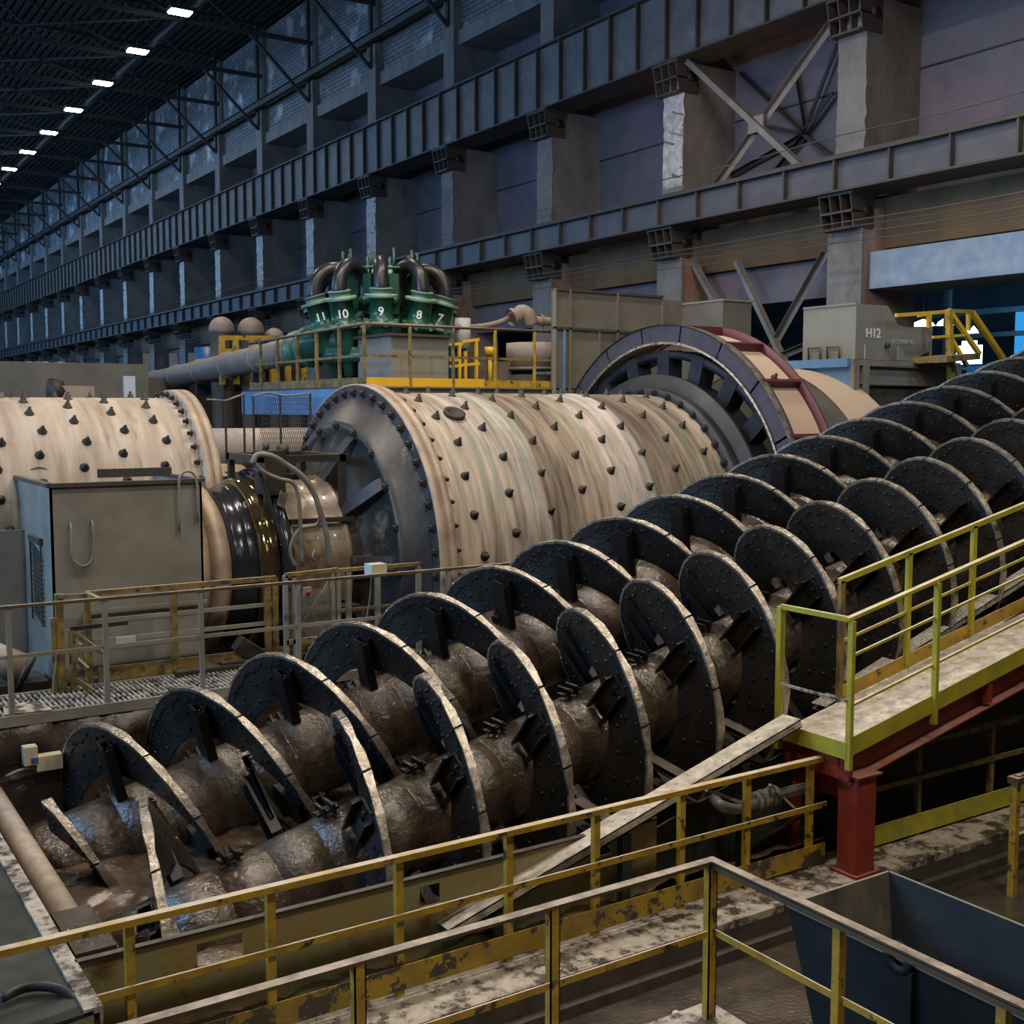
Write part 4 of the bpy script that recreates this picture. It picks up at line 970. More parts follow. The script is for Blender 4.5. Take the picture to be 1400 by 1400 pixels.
yb((1297, 423), (1300, 520), .11, nm='post', mm=m_yel); yb((1324, 428), (1324, 452), .07, Y=YS + .6, nm='post'); yb((1270, 428), (1270, 505), .08, Y=YS + .8, nm='post')
yb((1297, 424), (1339, 484), .08); yb((1329, 427), (1374, 494), .10, Y=YS + .7); yb((1297, 425), (1329, 426), .07, Y=YS, Y2=YS + .7)
yb((1225, 431), (1298, 426), .07, Y=YS + .2); yb((1275, 461), (1320, 458), .05); yb((1300, 462), (1322, 500), .07); yb((1255, 432), (1300, 424), .05, Y=YS + .8)
b = MB(); p = at(1270, 492, Y=YS); q = at(1316, 488, Y=YS); b.obox((p + q) / 2, (q - p) / 2, Vector((0, .4, 0)), Vector((0, 0, .06))); b.build('landing', m_yel2, ys)
b = MB(); b.poly([at(1298, 490, Y=YS), at(1308, 502, Y=YS), at(1298, 502, Y=YS)], (0, .03, 0)); b.build('gusset', m_yel3, ys)

# ------------------------------------------------------------------ spiral classifier
AL = radians(15); AX = Vector((cos(AL), 0, sin(AL))); UP = Vector((-sin(AL), 0, cos(AL))); YN = Vector((0, -1, 0))
R1, RI, RS = 1.27, .70, .50


def screw(Y, xtop0, dx, nb, sgn, tarm, lab, first_skip, tmins):
    """blade k has its top edge at X = xtop0 + k*dx ; near side of each blade is displaced by sgn*lead/4 along the axis"""
    lead = 2 * dx / cos(AL); RJ = RI if sgn > 0 else .62
    P5 = Vector((5, Y, .923 if sgn < 0 else .946))
    root = thing('classifier_screw', lab, 'screw', (5, Y, .3))

    def A(s): return P5 + AX * s

    def pt(s, t, r): return A(s) + UP * (r * cos(t)) + YN * (r * sin(t))
    s0 = (xtop0 + .329 - 5) / cos(AL)
    s_end = s0 + (nb + 1) * dx / cos(AL)
    s_beg = s0 + first_skip * dx / cos(AL)
    # shaft
    b = MB(); prof = [(0, 0), (0, RS)]; L = s_end - s_beg + .8; q = .0
    while q < L - .5:
        q += .48; prof += [(q - .015, RS), (q - .01, RS - .012), (q + .01, RS - .012), (q + .015, RS)]
    prof += [(L, RS), (L, 0)]
    b.lathe(A(s_beg - 1.05), AX, [(p_[0], p_[1] * (.9 if sgn < 0 else 1)) for p_ in prof], 48); shaft = b.build('shaft', m_mud, root)
    steps = 40
    for st in (0, 1):
        # phase: t from -inf to +inf; s = s_base + sgn*lead*t/2pi
        base = s0 + st * lead / 2
        tA = tmins[st]; tB = 2 * pi * (s_end - base) / lead
        n0 = math.floor(tA / (2 * pi / steps)); n1 = math.ceil(tB / (2 * pi / steps))
        fl = MB(); rim = MB()

        def fr(i):
            t = 2 * pi * i / steps; s = base + lead * t / (2 * pi); return s, sgn * t
        for i in range(n0, n1):
            sa, ta = fr(i); sb, tb = fr(i + 1)
            th = .016
            ring = []
            for (s, t) in ((sa, ta), (sb, tb)):
                ring.append([pt(s - th, t, RJ), pt(s - th, t, R1 - .01), pt(s + th, t, R1 - .01), pt(s + th, t, RJ)])
            vs = ring[0] + ring[1]
            fl.add(vs, [(k, (k + 1) % 4, 4 + (k + 1) % 4, 4 + k) for k in (1, 3)])
            # liner plate raised step near the rim on the camera side
            vs = []
            for (s, t) in ((sa, ta), (sb, tb)): vs += [pt(s - th - .012, t, R1 - .13), pt(s - th - .012, t, R1 - .005), pt(s - th, t, R1 - .005), pt(s - th, t, R1 - .13)]
            fl.add(vs, [(k, (k + 1) % 4, 4 + (k + 1) % 4, 4 + k) for k in range(4)])
            # wear rim, split into shoes with small gaps
            g0 = .12 if i % 4 == 0 else 0; vs = []
            jit = [.010 * sin((i + e) * 2.3) + .006 * sin((i + e) * 5.1) for e in (0, 1)]
            for e, (s, t) in enumerate(((sa + (sb - sa) * g0, ta + (tb - ta) * g0), (sb, tb))):
                w0, w1 = -.034 + jit[e] * .5, .042 - jit[e]
                vs += [pt(s + w0, t, R1 - .02), pt(s + w0, t, R1 + .012 + jit[e] * .4), pt(s + w1, t, R1 + .012), pt(s + w1, t, R1 - .02)]
            rim.add(vs, [(0, 1, 2, 3), (4, 7, 6, 5)] + [(k, (k + 1) % 4, 4 + (k + 1) % 4, 4 + k) for k in range(4)])
            # bolt heads
            for r, off in ((R1 - .10 - .05 * (i % 2), .3), (R1 - .28, .8), (RI + .10, .45)):
                if r < 1.0 and i % 2: continue
                s = sa + (sb - sa) * off; t = ta + (tb - ta) * off
                fl.lathe(pt(s - th - (.012 if r > R1 - .13 else 0), t, r), -AX, [(0, .024), (.014, .022), (.022, .010), (.022, 0)], 6)
        for sg in (-1, 1):
            vs = []
            for i in range(n0, n1 + 1):
                s, t = fr(i); vs += [pt(s + sg * .016, t, RJ + (R1 - .01 - RJ) * k / 3) for k in range(4)]
            fl.add(vs, [(4 * i + k, 4 * i + k + 1, 4 * i + k + 5, 4 * i + k + 4) if sg > 0 else (4 * i + k, 4 * i + k + 4, 4 * i + k + 5, 4 * i + k + 1) for i in range(n1 - n0) for k in range(3)], True)
        flo = fl.build('spiral_flight', m_blade, root, fix=False)
        rim.build('wear_rim', m_rim, flo, fix=False)
        # arms
        m = math.ceil((tA - tarm * sgn) / (pi / 2)); cnt = 0
        while True:
            t = m * pi / 2 + tarm * sgn
            m += 1
            if t > tB: break
            s = base + lead * t / (2 * pi); tt = sgn * t
            dv = UP * cos(tt) + YN * sin(tt); tv = YN * cos(tt) - UP * sin(tt); c = A(s)
            low = dv.dot(UP) < -.5
            b = MB(); w = .115
            so = -.03
            b.obox(c + AX * (so - .012) + dv * .80, AX * .010, dv * .32, tv * w)
            for sd in (-1, 1): b.obox(c + AX * (so - .06) + dv * (.78) + tv * sd * w, AX * .05, dv * .31, tv * .010)
            
            if sgn > 0: b.obox(c + AX * (so - .105) + dv * .80, AX * .006, dv * .33, tv * w)
            for rr_ in (.9, 1.05):
                b.lathe(c + AX * (so - .024) + dv * rr_, -AX, [(0, .026), (.03, .026), (.03, 0)], 6)
            b.build('arm', m_arm, shaft, fix=False)
            # rear foot
            if cnt % 2 == 0:
                t3 = tt + .75 * (1 if sgn > 0 else 1); d3 = UP * cos(t3) + YN * sin(t3); w3 = YN * cos(t3) - UP * sin(t3)
                b = MB(); cc_ = c + AX * .34
                for k in (-1, 1): b.obox(cc_ + d3 * (RS + .035) + AX * .05 * k, AX * .014, d3 * .05, w3 * .10)
                b.obox(cc_ + d3 * (RS + .02), AX * .11, d3 * .015, w3 * .06)
                b.lathe(cc_ + d3 * (RS + .03), AX, [(-.12, .018), (.12, .018)], 6)
                b.build('clamp_lug', m_arm, shaft, fix=False)
            cnt += 1
    return root


screw(9.79, 4.51, .929, 12, -1, radians(48), 'near muddy spiral screw rising to the right beside the yellow railing', -3, (-2 * pi - 2.5, -2 * pi + .6))
screw(12.35, 2.92, .975, 17, 1, radians(8), 'far muddy spiral screw rising to the right in front of the mills', -1, (-1.75, -2 * pi + .75))

# slurry pool


def pool(u, v):
    x = -3 + 14 * u; y = 8.3 + 5.4 * v
    z = .43 + .022 * sin(x * 5 + sin(y * 4) * 2) + .016 * sin(y * 8 + x * 3 + sin(x * 9)) + .011 * sin(x * 17 - y * 11 + sin(y * 13) * 2) + .006 * sin(x * 31 + y * 23) + random.uniform(-.003, .003)
    return (x, y, z)


b = MB(); b.grid(pool, 260, 110); o = b.build('slurry_pool', m_slurry, fix=False); tag(o, 'rippled brown slurry filling the lower end of the classifier trough', 'slurry', kind='stuff')

# trough
tr = thing('classifier_trough', 'dark steel trough with a green and rust stained side plate around the two screws', 'trough', (6, 8.4, 0))
YS_ = 8.33
b = MB()


def hole_plate():
    xs = [1.75, 2.62, 2.98, 4.52, 4.72, 6.35, 6.55, 7.1]
    for i in range(len(xs) - 1):
        if i % 2 == 1 and xs[i] < 6.6:
            b.box(xs[i], xs[i + 1], YS_, YS_ + .02, -.3, .82 if i < 5 else .86); b.box(xs[i], xs[i + 1], YS_, YS_ + .02, 1.0 if i < 5 else .97, 1.09)
        else: b.box(xs[i], xs[i + 1], YS_, YS_ + .02, -.3, 1.09)


hole_plate(); b.build('side_plate', m_green_side, tr)
b = MB(); b.box(1.75, 7.1, YS_ - .02, YS_ + .04, 1.08, 1.10); b.build('top_edge', m_black, tr)
b = MB(); b.poly([(2.1, YS_ + .12, -1.2), (2.1, YS_ + .12, -.43), (15, YS_ + .12, -.43 + .268 * 12.9), (15, YS_ + .12, -1.2)], (0, .02, 0)); b.build('inner_side_plate', m_dkgreen, tr)
p0, p1 = Vector((4.7, 8.27, .30 + .2845 * 1.1)), Vector((15, 8.27, .30 + .2845 * 11.4))
p1 = p0 + (p1 - p0) * ((8.86 - 4.7) / (15 - 4.7))
b = MB(); b.channel(p0, p1, .24, .09, side=-1); b.build('edge_channel', m_deck, tr)
q0, q1 = at(1120, 968, Y=8.66), at(1400, 788, Y=8.66); q1 = q0 + (q1 - q0) * 1.4
b = MB(); b.channel(q0, q1, .22, .08, side=-1); b.build('gravel_ledge', m_gravel, tr)
for x in (5.2, 6.6, 8.1):
    b = MB(); z = .30 + .2845 * (x - 3.6) - .08; b.bar((x, 8.2, z), (x, 8.2, -.25), .1, .08); b.build('side_rib', m_dkgreen, tr)
b = MB(); b.poly([(1.8, 13.42, -1.2), (1.8, 13.42, .9), (15, 13.42, .9 + .1 * 13), (15, 13.42, -1.2)], (0, .02, 0)); b.build('far_side_plate', m_mudwall, tr)
b = MB(); b.poly([(2.0, 8.4, -1.25), (15, 8.4, -1.25 + .268 * 13), (15, 13.4, -1.25 + .268 * 13), (2.0, 13.4, -1.25)], (0, 0, .02)); b.build('bottom', m_mudwall, tr)
for x, dz in ((6.6, 0), (7.55, 0), (8.5, 0)):
    b = MB(); z = .62 + .268 * (x - 5) ; b.channel((x, 8.95, z + .12), (x + .05, 8.35, z + .02), .16, .07); b.channel((x, 8.95, z - .1), (x + .05, 8.35, z - .2), .14, .06); b.build('cross_angle', m_black, tr)
# green end tank
et = thing('end_tank', 'dark green plated tank end with a dusty flange at the lower left corner', 'tank', (1, 10.5, 0))
b = MB(); b.poly([(1.70, 7.6, 1.08), (1.70, 13.4, 1.08), (-4, 13.4, .75), (-4, 7.6, .75)], (0, 0, -.03)); b.box(1.68, 1.72, 8.35, 13.4, -.4, 1.08); b.build('cover_plate', m_dkgreen, et)
b = MB(); b.box(1.64, 1.76, 7.6, 13.4, 1.06, 1.10); b.box(1.74, 1.76, 7.6, 13.4, .96, 1.06); b.build('flange', m_kerb, et)
b = MB(); b.box(1.0, 1.7, 7.6, 7.62, 0, 1.05); b.build('front_plate', m_green_side, et)
t = thing('overflow_pipe', 'brown muddy pipe lying along the tank end beside the slurry', 'pipe', (1.98, 11, .7))
b = MB(); b.cyl((1.97, 9.55, .86), (1.97, 13.2, .90), .12, 16); b.build('pipe', m_mudwall if False else m_pipe, t)
b = MB(); b.box(1.83, 2.13, 8.7, 9.55, .45, .98); b.build('end_box', m_mudwall, t)
b = MB(); b.lathe((2.42, 9.35, .56), (0, 0, 1), [(-.1, .14), (.02, .14), (.02, .11), (-.1, .11)], 20); tag(b.build('pipe_stub', m_mud), 'short open pipe stub poking out of the slurry near the tank end', 'pipe')
b = MB(); b.tube([at(0, 1366, Z=1.1), at(35, 1350, Z=1.12), at(75, 1350, Z=1.12), at(105, 1368, Z=1.05), at(130, 1400, Z=.9)], .035, 8, 4); tag(b.build('hose', m_hosedark), 'dark hose lying across the green tank cover at the lower left', 'hose')
# white boxes on the pit wall
c = at(65, 1040, Y=13.35); b = MB(); b.box(c.x - .13, c.x + .14, 13.25, 13.4, c.z - .08, c.z + .08); tag(b.build('junction_box', m_cream), 'wide cream junction box on the mud wall at the left', 'box')
c = at(40, 1030, Y=13.35); b = MB(); b.box(c.x - .07, c.x + .07, 13.25, 13.4, c.z - .11, c.z + .09); b.mat(1).box(c.x + .0, c.x + .05, 13.24, 13.25, c.z - .09, c.z - .03); tag(b.build('junction_box', [m_cream, m_tankblue]), 'upright cream box with a blue mark on the mud wall at the left', 'box')
b = MB(); b.tube([at(8, 1062, Y=13.3), at(25, 1054, Y=13.3), at(42, 1050, Y=13.3), at(52, 1046, Y=13.3)], .02, 6, 3); tag(b.build('conduit', m_hose), 'short grey conduit leading left from the cream boxes', 'conduit')

# ------------------------------------------------------------------ railings


def rail_run(name, lab, Y, x0, x1, posts, z0, z1, zm, mm, cat='railing', toe=None, top=None, w=.055, ang=True, toez=None, axis='x', X=None):
    t = thing(name, lab, cat, ((x0 + x1) / 2, Y, z0))
    b = MB(); b.bar((x0, Y, z1 - .025), (x1, Y, z1 - .025), w + .015, .05); b.build('top_rail', top or mm, t)
    b = MB(); b.bar((x0, Y - .01, zm), (x1, Y - .01, zm), .02, .055); b.build('mid_rail', mm, t)
    if toe: b = MB(); b.box(x0, x1, Y - .012, Y - .004, toez[0], toez[1]); b.build('toe_board', toe, t)
    for x in posts:
        b = MB(); b.box(x - w / 2, x + w / 2, Y, Y + .009, z0, z1 - .03); b.box(x - w / 2 - .009, x - w / 2, Y - .0, Y + w, z0, z1 - .03); b.build('post', mm, t)
    return t


rail_run('trough_railing', 'rust-streaked yellow railing on the kerb in front of the near screw', 7.95, -.4, 9.02, [1.0, 2.04, 3.07, 4.14, 5.18, 6.10, 7.10, 7.94, 8.82], .33, 1.49, .98, m_yel,
         toe=m_yeltoe, toez=(.38, .58))
rail_run('trough_railing', 'dark yellow railing on the kerb under the inclined walkway, right of the red post', 7.97, 9.75, 15, [10.55, 11.85, 13.2], .33, 1.40, .98, m_yel2, toe=m_lime, toez=(.36, .58))
# nearest railing
nr = thing('corner_railing', 'nearest brown-topped yellow post railing turning a corner at the bottom of the picture', 'railing', (5.28, 5.62, .88))
b = MB(); b.poly([(5.315, 5.655, 1.985), (-1, 5.655, 1.985), (-1, 5.585, 1.985), (5.245, 5.585, 1.985), (5.245, 1.5, 1.985), (5.315, 1.5, 1.985)], (0, 0, -.02)); b.box(-1, 5.3, 5.648, 5.655, 1.93, 1.97); b.box(5.245, 5.252, 1.5, 5.6, 1.93, 1.97); b.build('top_rail', m_dkrail, nr)
b = MB(); b.bar((-1, 5.60, 1.48), (5.28, 5.60, 1.48), .012, .045); b.bar((5.29, 5.6, 1.48), (5.29, 1.5, 1.50), .012, .045); b.build('mid_rail', m_yel, nr)
for x in (1.35, 2.66, 3.97, 5.27): b = MB(); b.box(x - .035, x + .035, 5.59, 5.60, .88, 1.965); b.box(x - .035, x - .027, 5.59, 5.65, .88, 1.965); b.box(x + .027, x + .035, 5.59, 5.65, .88, 1.965); b.build('post', m_yel, nr)
for y in (4.53, 3.44, 2.4): b = MB(); b.box(5.26, 5.32, y - .028, y + .028, -.1 if y < 5 else .88, 1.965); b.build('post', m_yel, nr)

# railing beyond the bin at the right edge
t = thing('side_railing', 'yellow railing post at the right edge behind the steel bin', 'railing', (9.5, 6.4, 0))
p = at(1383, 1225, Z=.0)
b = MB(); b.bar((p.x, p.y, 0), (p.x, p.y, 1.25), .07, .07); b.build('post', m_yel, t)
b = MB(); b.box(p.x - .06, p.x + .06, p.y - .06, p.y + .06, 1.19, 1.26); b.bar((p.x, p.y, 1.25), (p.x + 2, p.y, 1.25), .06, .05); b.bar((p.x, p.y, .62), (p.x + 2, p.y, .62), .05, .05); b.build('rail', m_dkrail, t)

# back walkway and railing (Y = 13.6)
wk = thing('grating_walkway', 'bar grating walkway with a light edge behind the far screw', 'walkway', (4, 14.1, 1.5))
b = MB(); b.box(-4, 15, 13.55, 13.6, 1.50, 1.62); b.box(-4, 15, 14.6, 14.65, 1.50, 1.62); b.build('edge_beam', m_greyg, wk)
b = MB(); x = -2
while x < 9.5: b.box(x, x + .02, 13.6, 14.6, 1.57, 1.61); x += .06
for y in (13.85, 14.1, 14.35): b.box(-4, 9.5, y, y + .02, 1.56, 1.60)
b.build('bar_grating', m_kerb, wk, fix=False)
b = MB(); b.box(-4, 15, 13.6, 14.6, 1.50, 1.52); b.build('under_plate', m_black, wk)
t = thing('walkway_railing', 'dull brown railing along the walkway behind the far screw', 'railing', (4, 13.6, 1.6))
b = MB(); b.bar((-3, 13.6, 2.83), (9.5, 13.6, 2.83), .06, .035); b.build('top_rail', m_dkrail, t)
b = MB(); b.bar((-3, 13.6, 2.27), (9.5, 13.6, 2.27), .02, .045); b.build('mid_rail', m_greyg, t)
for x in (-.6, 2.28, 3.31, 4.43, 5.67, 7.85): b = MB(); b.bar((x, 13.6, 1.6), (x, 13.6, 2.82), .055, .05, ang=False); b.build('post', m_greyg, t)
t = thing('feed_railing', 'yellow edged railing turning around the feed box behind the walkway', 'railing', (4, 14.7, 1.6))
Y2 = 14.7
xl, xr = at(118, 803, Y=Y2).x, at(377, 788, Y=Y2).x; zt = at(377, 790, Y=Y2).z
b = MB(); b.bar((xl, Y2, zt), (xr, Y2, zt), .07, .06); b.bar((xl, Y2, zt), (xl + .02, 14.0, zt), .05, .05); b.build('top_rail', m_yel2, t)
for x in (xl, at(366, 850, Y=Y2).x, xr - .02, at(238, 850, Y=Y2).x): b = MB(); b.bar((x, Y2, 1.6), (x, Y2, zt), .08, .06); b.build('post', m_yel2, t)
for z in (zt - .6, zt - .35): b = MB(); b.bar((xl, Y2, z), (xr, Y2, z), .03, .05); b.build('mid_rail', m_greyg, t)
b = MB(); b.box(xl + .1, xr + 2, Y2 - .02, Y2, 1.62, 1.80); b.build('toe_board', m_yel2, t)
t = thing('step_rail', 'small yellow step frame with diagonal braces left of the feed railing', 'frame', (2.8, 14.6, 1.6))
Y3 = 14.5
for p, q, w in (((80, 812), (88, 960), .09), ((98, 862), (100, 960), .07), ((72, 845), (72, 960), .05)):
    b = MB(); a_ = at(*p, Y=Y3); b.bar((a_.x, Y3, 1.6), a_, w, .06); b.build('post', m_yel2, t)
for p, q in (((78, 816), (118, 814)), ((96, 860), (175, 851)), ((97, 862), (140, 893)), ((97, 895), (120, 915)), ((80, 960), (110, 880)), ((72, 960), (80, 890)), ((98, 925), (150, 960))):
    b = MB(); b.bar(at(*p, Y=Y3), at(*q, Y=Y3 - .2), .04, .05); b.build('brace', m_yel2 if q[0] != 175 else m_black, t)
t = thing('mesh_gate', 'grey framed wire mesh gate with crossed braces behind the walkway railing', 'gate', (5.8, 14.3, 1.6))
Y4 = 14.2
gx0, gx1 = at(390, 800, Y=Y4).x, at(462, 800, Y=Y4).x; gz = at(390, 787, Y=Y4).z
for x in (gx0, gx0 + .12, gx1 - .08, gx1): b = MB(); b.bar((x, Y4, 1.5), (x, Y4, gz), .06, .05); b.build('post', m_greyg, t)
for z in (gz, 1.95): b = MB(); b.bar((gx0, Y4, z), (gx1, Y4, z + .02), .05, .06); b.build('rail', m_yel2, t)
b = MB(); b.bar((gx0, Y4 + .05, 1.8), (gx1, Y4 + .05, gz), .03, .05); b.bar((gx0, Y4 + .05, gz), (gx1, Y4 + .05, 1.8), .03, .05); b.build('brace', m_greyg, t)
b = MB(); n = 26
for i in range(-10, n):
    xa = gx0 + (gx1 - gx0) * i / n; h = .62
    x1_, x2_ = max(gx0, xa), min(gx1, xa + h)
    if x2_ > x1_:
        b.bar((x1_, Y4, 2.0 + (x1_ - xa)), (x2_, Y4, 2.0 + (x2_ - xa)), .004, .006); b.bar((x1_, Y4, 2.62 - (x1_ - xa)), (x2_, Y4, 2.62 - (x2_ - xa)), .004, .006)
b.build('wire_mesh', m_greyg, t, fix=False)
c = at(419, 809, Y=13.55); t = thing('stop_button', 'small box with a red stop button on the mesh gate', 'button', (c.x, 13.55, c.z - .06))
b = MB(); b.box(c.x - .05, c.x + .05, 13.5, 13.56, c.z - .06, c.z + .06); b.build('case', m_hopper, t)
b = MB(); b.cyl((c.x, 13.5, c.z), (c.x, 13.46, c.z), .028, 12); b.build('button', m_redbtn, t)
t = thing('gate_railing', 'dull railing continuing right of the mesh gate toward the far screw', 'railing', (7.5, 14.2, 1.6))
zt = at(520, 775, Y=Y4).z
b = MB(); b.bar((gx0 + .05, Y4, zt), (9.5, Y4, zt), .06, .045); b.build('top_rail', m_yel2, t)
b = MB(); b.bar((gx1, Y4, zt - .55), (9.5, Y4, zt - .55), .02, .045); b.bar((gx1, Y4, zt - .85), (9.5, Y4, zt - .85), .02, .045); b.build('mid_rail', m_yel2, t)
for x in (476, 516, 572): b = MB(); q = at(x, 790, Y=Y4); b.bar((q.x, Y4, 1.6), (q.x, Y4, zt), .07, .05); b.build('post', m_greyg, t)
c = at(514, 781, Y=13.7); t = thing('control_box', 'white and cream switch box fixed on the walkway railing', 'box', (c.x, 13.7, c.z - .1))
b = MB(); b.box(c.x - .10, c.x + .12, 13.62, 13.82, c.z - .07, c.z + .10); b.build('case', m_cream, t)
b = MB(); b.box(c.x - .11, c.x - .10, 13.62, 13.82, c.z - .07, c.z + .10); b.build('side_cover', m_white, t)
b = MB(); b.tube([(c.x - .05, 13.72, c.z - .07), (c.x - .08, 13.74, c.z - .4), (c.x - .16, 13.75, c.z - .8)], .012, 6, 3); b.build('cable', m_hose, t)
for (px_, py_, lab) in ((37, 965, 'pale scrap sheet lying on the grating at the left'),):
    c = at(px_, py_ + 5, Z=1.65); b = MB(); b.poly([(c.x - .25, c.y - .05, 1.63), (c.x + .25, c.y - .1, 1.63), (c.x + .15, c.y + .2, 1.68), (c.x - .2, c.y + .25, 1.66)], (0, 0, .01)); tag(b.build('scrap_sheet', m_kerb), lab, 'scrap')

# ------------------------------------------------------------------ inclined walkway at the right
SL = .208
iw = thing('inclined_walkway', 'lime yellow railed walkway with dusty tread on a red beam climbing to the right', 'walkway', (9, 8, .33))
X0, X1, YA, YB, ZD = 8.9, 15.5, 7.6, 8.5, 1.62


def zz(x): return ZD + SL * (x - X0)


b = MB(); b.poly([(X0, YA, zz(X0)), (X1, YA, zz(X1)), (X1, YB, zz(X1)), (X0, YB, zz(X0))], (0, 0, -.03)); b.build('tread_deck', m_deck, iw)
b = MB(); b.poly([(X0, YA - .012, zz(X0) - .06), (X1, YA - .012, zz(X1) - .06), (X1, YA - .012, zz(X1) + .13), (X0, YA - .012, zz(X0) + .13)], (0, .01, 0)); b.build('toe_board', m_lime, iw)
b = MB(); b.poly([(X0 + .95, YB, zz(X0 + .95) - .05), (X1, YB, zz(X1) - .05), (X1, YB, zz(X1) + .16), (X0 + .95, YB, zz(X0 + .95) + .16)], (0, .01, 0)); b.build('toe_board', m_yel, iw)
b = MB(); b.box(X0 - .012, X0, YA - .01, YB, zz(X0) - .07, zz(X0) + .10); b.build('toe_board', m_lime, iw)
b = MB(); b.channel((X0 + .05, YA + .07, zz(X0) - .21), (X1, YA + .07, zz(X1) - .21), .14, .28, side=1); b.build('side_beam', m_red, iw)
b = MB(); b.channel((X0 + .05, YB - .07, zz(X0) - .21), (X1, YB - .07, zz(X1) - .21), .14, .28, side=-1); b.build('side_beam', m_red, iw)
b = MB(); b.bar((X0 + .08, YA, zz(X0) - .2), (X0 + .08, YB, zz(X0) - .2), .06, .22); b.build('cross_beam', m_red, iw); b = MB(); b.bar((11.2, YA, zz(11.2) - .2), (11.2, YB, zz(11.2) - .2), .08, .2); b.build('cross_beam', m_red, iw)
# near rail
H1 = 1.33
b = MB(); b.bar((X0 - .03, YA, zz(X0) + H1), (X1, YA, zz(X1) + H1), .06, .035); b.build('top_rail', m_lime, iw)
for h in (.95, .45): b = MB(); b.bar((X0, YA, zz(X0) + h), (X1, YA, zz(X1) + h), .025, .025); b.build('mid_rail', m_lime, iw)
for x in (X0 + .02, 10.22, 11.9, 13.5): b = MB(); b.bar((x, YA - .02, zz(x) - .18), (x, YA - .02, zz(x) + H1 - .02), .05, .06); b.build('post', m_lime, iw)
b = MB(); b.bar((X0, YA, zz(X0) + H1), (X0, YB + .0, zz(X0) + H1), .05, .05); b.build('end_rail', m_lime, iw)
b = MB(); b.bar((X0 - .02, YA, zz(X0) + .52), (X0 - .02, YB + .05, zz(X0) + .52), .025, .025); b.build('end_mid_rail', m_kerb, iw)
b = MB(); b.bar((X0, YB, zz(X0) - .18), (X0, YB, zz(X0) + H1), .07, .06); b.build('post', m_lime, iw)
xq = X0 + .92
b = MB(); b.bar((xq - .04, YB, zz(xq) + H1), (X1, YB, zz(X1) + H1), .05, .06); b.build('far_top_rail', m_lime, iw)
for x in (xq, 10.93, 12.1, 13.3): b = MB(); b.bar((x, YB, zz(x) - .05), (x, YB, zz(x) + H1), .065, .05); b.build('post', m_lime if x > 10 else m_yel2, iw)
b = MB(); b.bar((xq, YB, zz(xq) + .66), (X1, YB, zz(X1) + .66), .02, .03); b.build('mid_rail', m_lime, iw)
t = thing('support_column', 'red steel column on the kerb holding up the lower end of the walkway', 'column', (9.15, 7.62, .33))
b = MB(); b.ibeam((9.15, 7.66, .35), (9.15, 7.66, 1.36), .24, .26, up=(1, 0, 0), t=.016); b.box(9.02, 9.28, 7.53, 7.545, .35, 1.36); b.build('shaft', m_red, t)
b = MB(); b.box(8.98, 9.34, 7.5, 7.84, .33, .36); b.box(8.98, 9.34, 7.5, 7.84, 1.35, 1.37); b.build('base_plate', m_red, t)
b = MB(); b.bar((9.15, 7.75, 1.15), (9.15, 8.5, 1.15), .1, .2); b.bar((9.1, 8.45, .2), (9.1, 8.45, 1.35), .1, .1); b.build('cross_member', m_red, t)

# valve pipe
t = thing('valve_pipe', 'grey pipe with flanged valve and lever between the trough and the red column', 'pipe', (8.2, 8.12, .9))
YV = 8.12
b = MB(); b.tube([at(976, 1092, Y=YV + .12), at(985, 1101, Y=YV), at(1005, 1106, Y=YV), at(1030, 1099, Y=YV), at(1070, 1085, Y=YV), at(1110, 1075, Y=YV)], .055, 12, 3); b.build('pipe', m_greyg, t)
b = MB(); d = (at(1070, 1085, Y=YV) - at(1030, 1099, Y=YV)).normalized()
for x, y in ((1034, 1096), (1042, 1093), (1053, 1089), (1059, 1087)): b.cyl(at(x, y, Y=YV) - d * .012, at(x, y, Y=YV) + d * .012, .10, 16)
b.cyl(at(1043, 1092, Y=YV), at(1053, 1089, Y=YV), .085, 14); b.build('valve_flange', m_greyg, t)
b = MB(); b.bar(at(1053, 1073, Y=YV - .08), at(1086, 1105, Y=YV - .15), .05, .02); b.bar(at(1053, 1073, Y=YV - .08), at(1052, 1085, Y=YV - .03), .03, .03); b.build('lever', m_kerb, t)
b = MB(); b.bar(at(966, 1080, Y=YV - .1), at(1024, 1101, Y=YV - .12), .03, .03); b.build('link_rod', m_greyg, t)

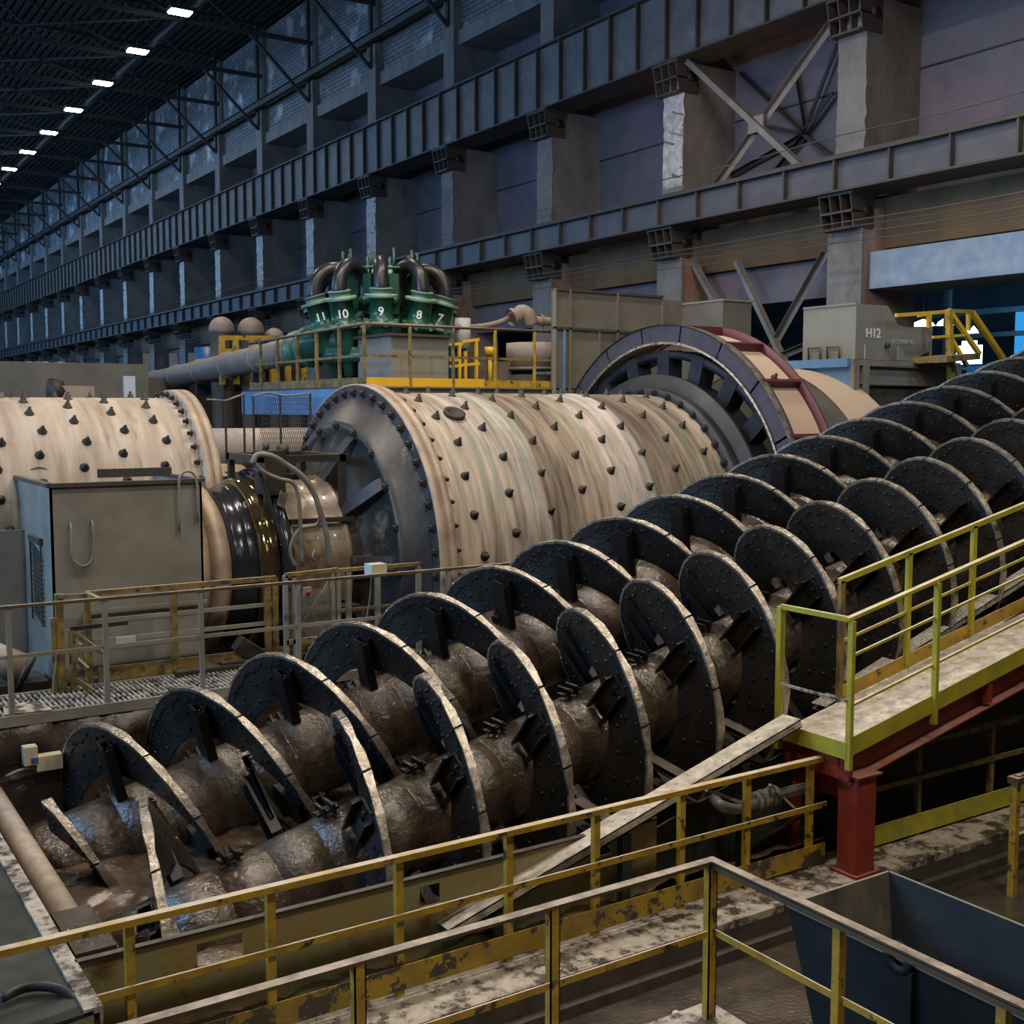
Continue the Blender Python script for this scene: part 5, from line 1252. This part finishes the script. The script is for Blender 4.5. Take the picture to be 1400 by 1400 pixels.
# ------------------------------------------------------------------ steel bin at lower right
bn = thing('steel_bin', 'open tapered steel bin, dark blue outside and scraped tan inside, at the lower right', 'bin', (7.1, 4.6, 0))
zr = 1.2; xa, xb_, ya_, yb_ = 6.50, 7.68, 6.08, 2.6
T = .05
top = [(xa, ya_), (xb_, ya_), (xb_, yb_), (xa, yb_)]; bot = [(xa + .05, ya_ - .35), (xb_ - .3, ya_ - .35), (xb_ - .3, yb_ + .3), (xa + .05, yb_ + .3)]
for i in range(4):
    j = (i + 1) % 4
    p = [Vector((*top[i], zr)), Vector((*top[j], zr)), Vector((*bot[j], 0.02)), Vector((*bot[i], 0.02))]
    n = (p[1] - p[0]).cross(p[2] - p[1]).normalized() * .012
    cen = Vector((7.1, 4.4, .6)); n = n if n.dot(cen - p[0]) > 0 else -n
    b = MB(); b.mat(0).poly(p, n * .8); b.mat(1).poly([v + n * .9 for v in p], n * .3); b.build('wall', [m_binblue, m_bintan if i == 0 else m_binblue], bn)
b = MB()
for i in range(4): b.bar((*top[i], zr), (*top[(i + 1) % 4], zr), .022, .016)
b.build('rim', m_greyg, bn)
for x, y, xo in ((xa + .0, 5.02, -.03), (xb_, 4.55, .03)):
    b = MB(); b.lathe((x + xo, y, zr + .02), XD, [(-.015, .06), (-.015, .12), (.015, .12), (.015, .06), (-.015, .06)], 20); b.box(x + xo - .012, x + xo + .012, y - .12, y + .12, zr - .55, zr - .04)
    b.build('lifting_lug', m_binblue, bn)
b = MB(); b.cyl((xb_ - .12, 4.6, zr + .05), (xb_ + .02, 4.6, zr + .05), .05, 12); b.build('pin', m_kerb, bn)
# overhead pipe / drain on the floor by the right edge
for i, (x, y, r) in enumerate(((6.2, 7.0, .02), (8.3, 6.6, .02), (9.8, 6.9, .025))):
    b = MB(); b.lathe((x, y, 0.0), (0, 0, 1), [(0, r * 2), (r, r * 1.4), (r * 1.4, 0)], 7)
    tag(b.build('pebble', m_white), ['small pale pebble on the wet floor below the kerb', 'small pale pebble on the floor behind the steel bin', 'pale pebble on the floor near the right edge'][i], 'pebble')
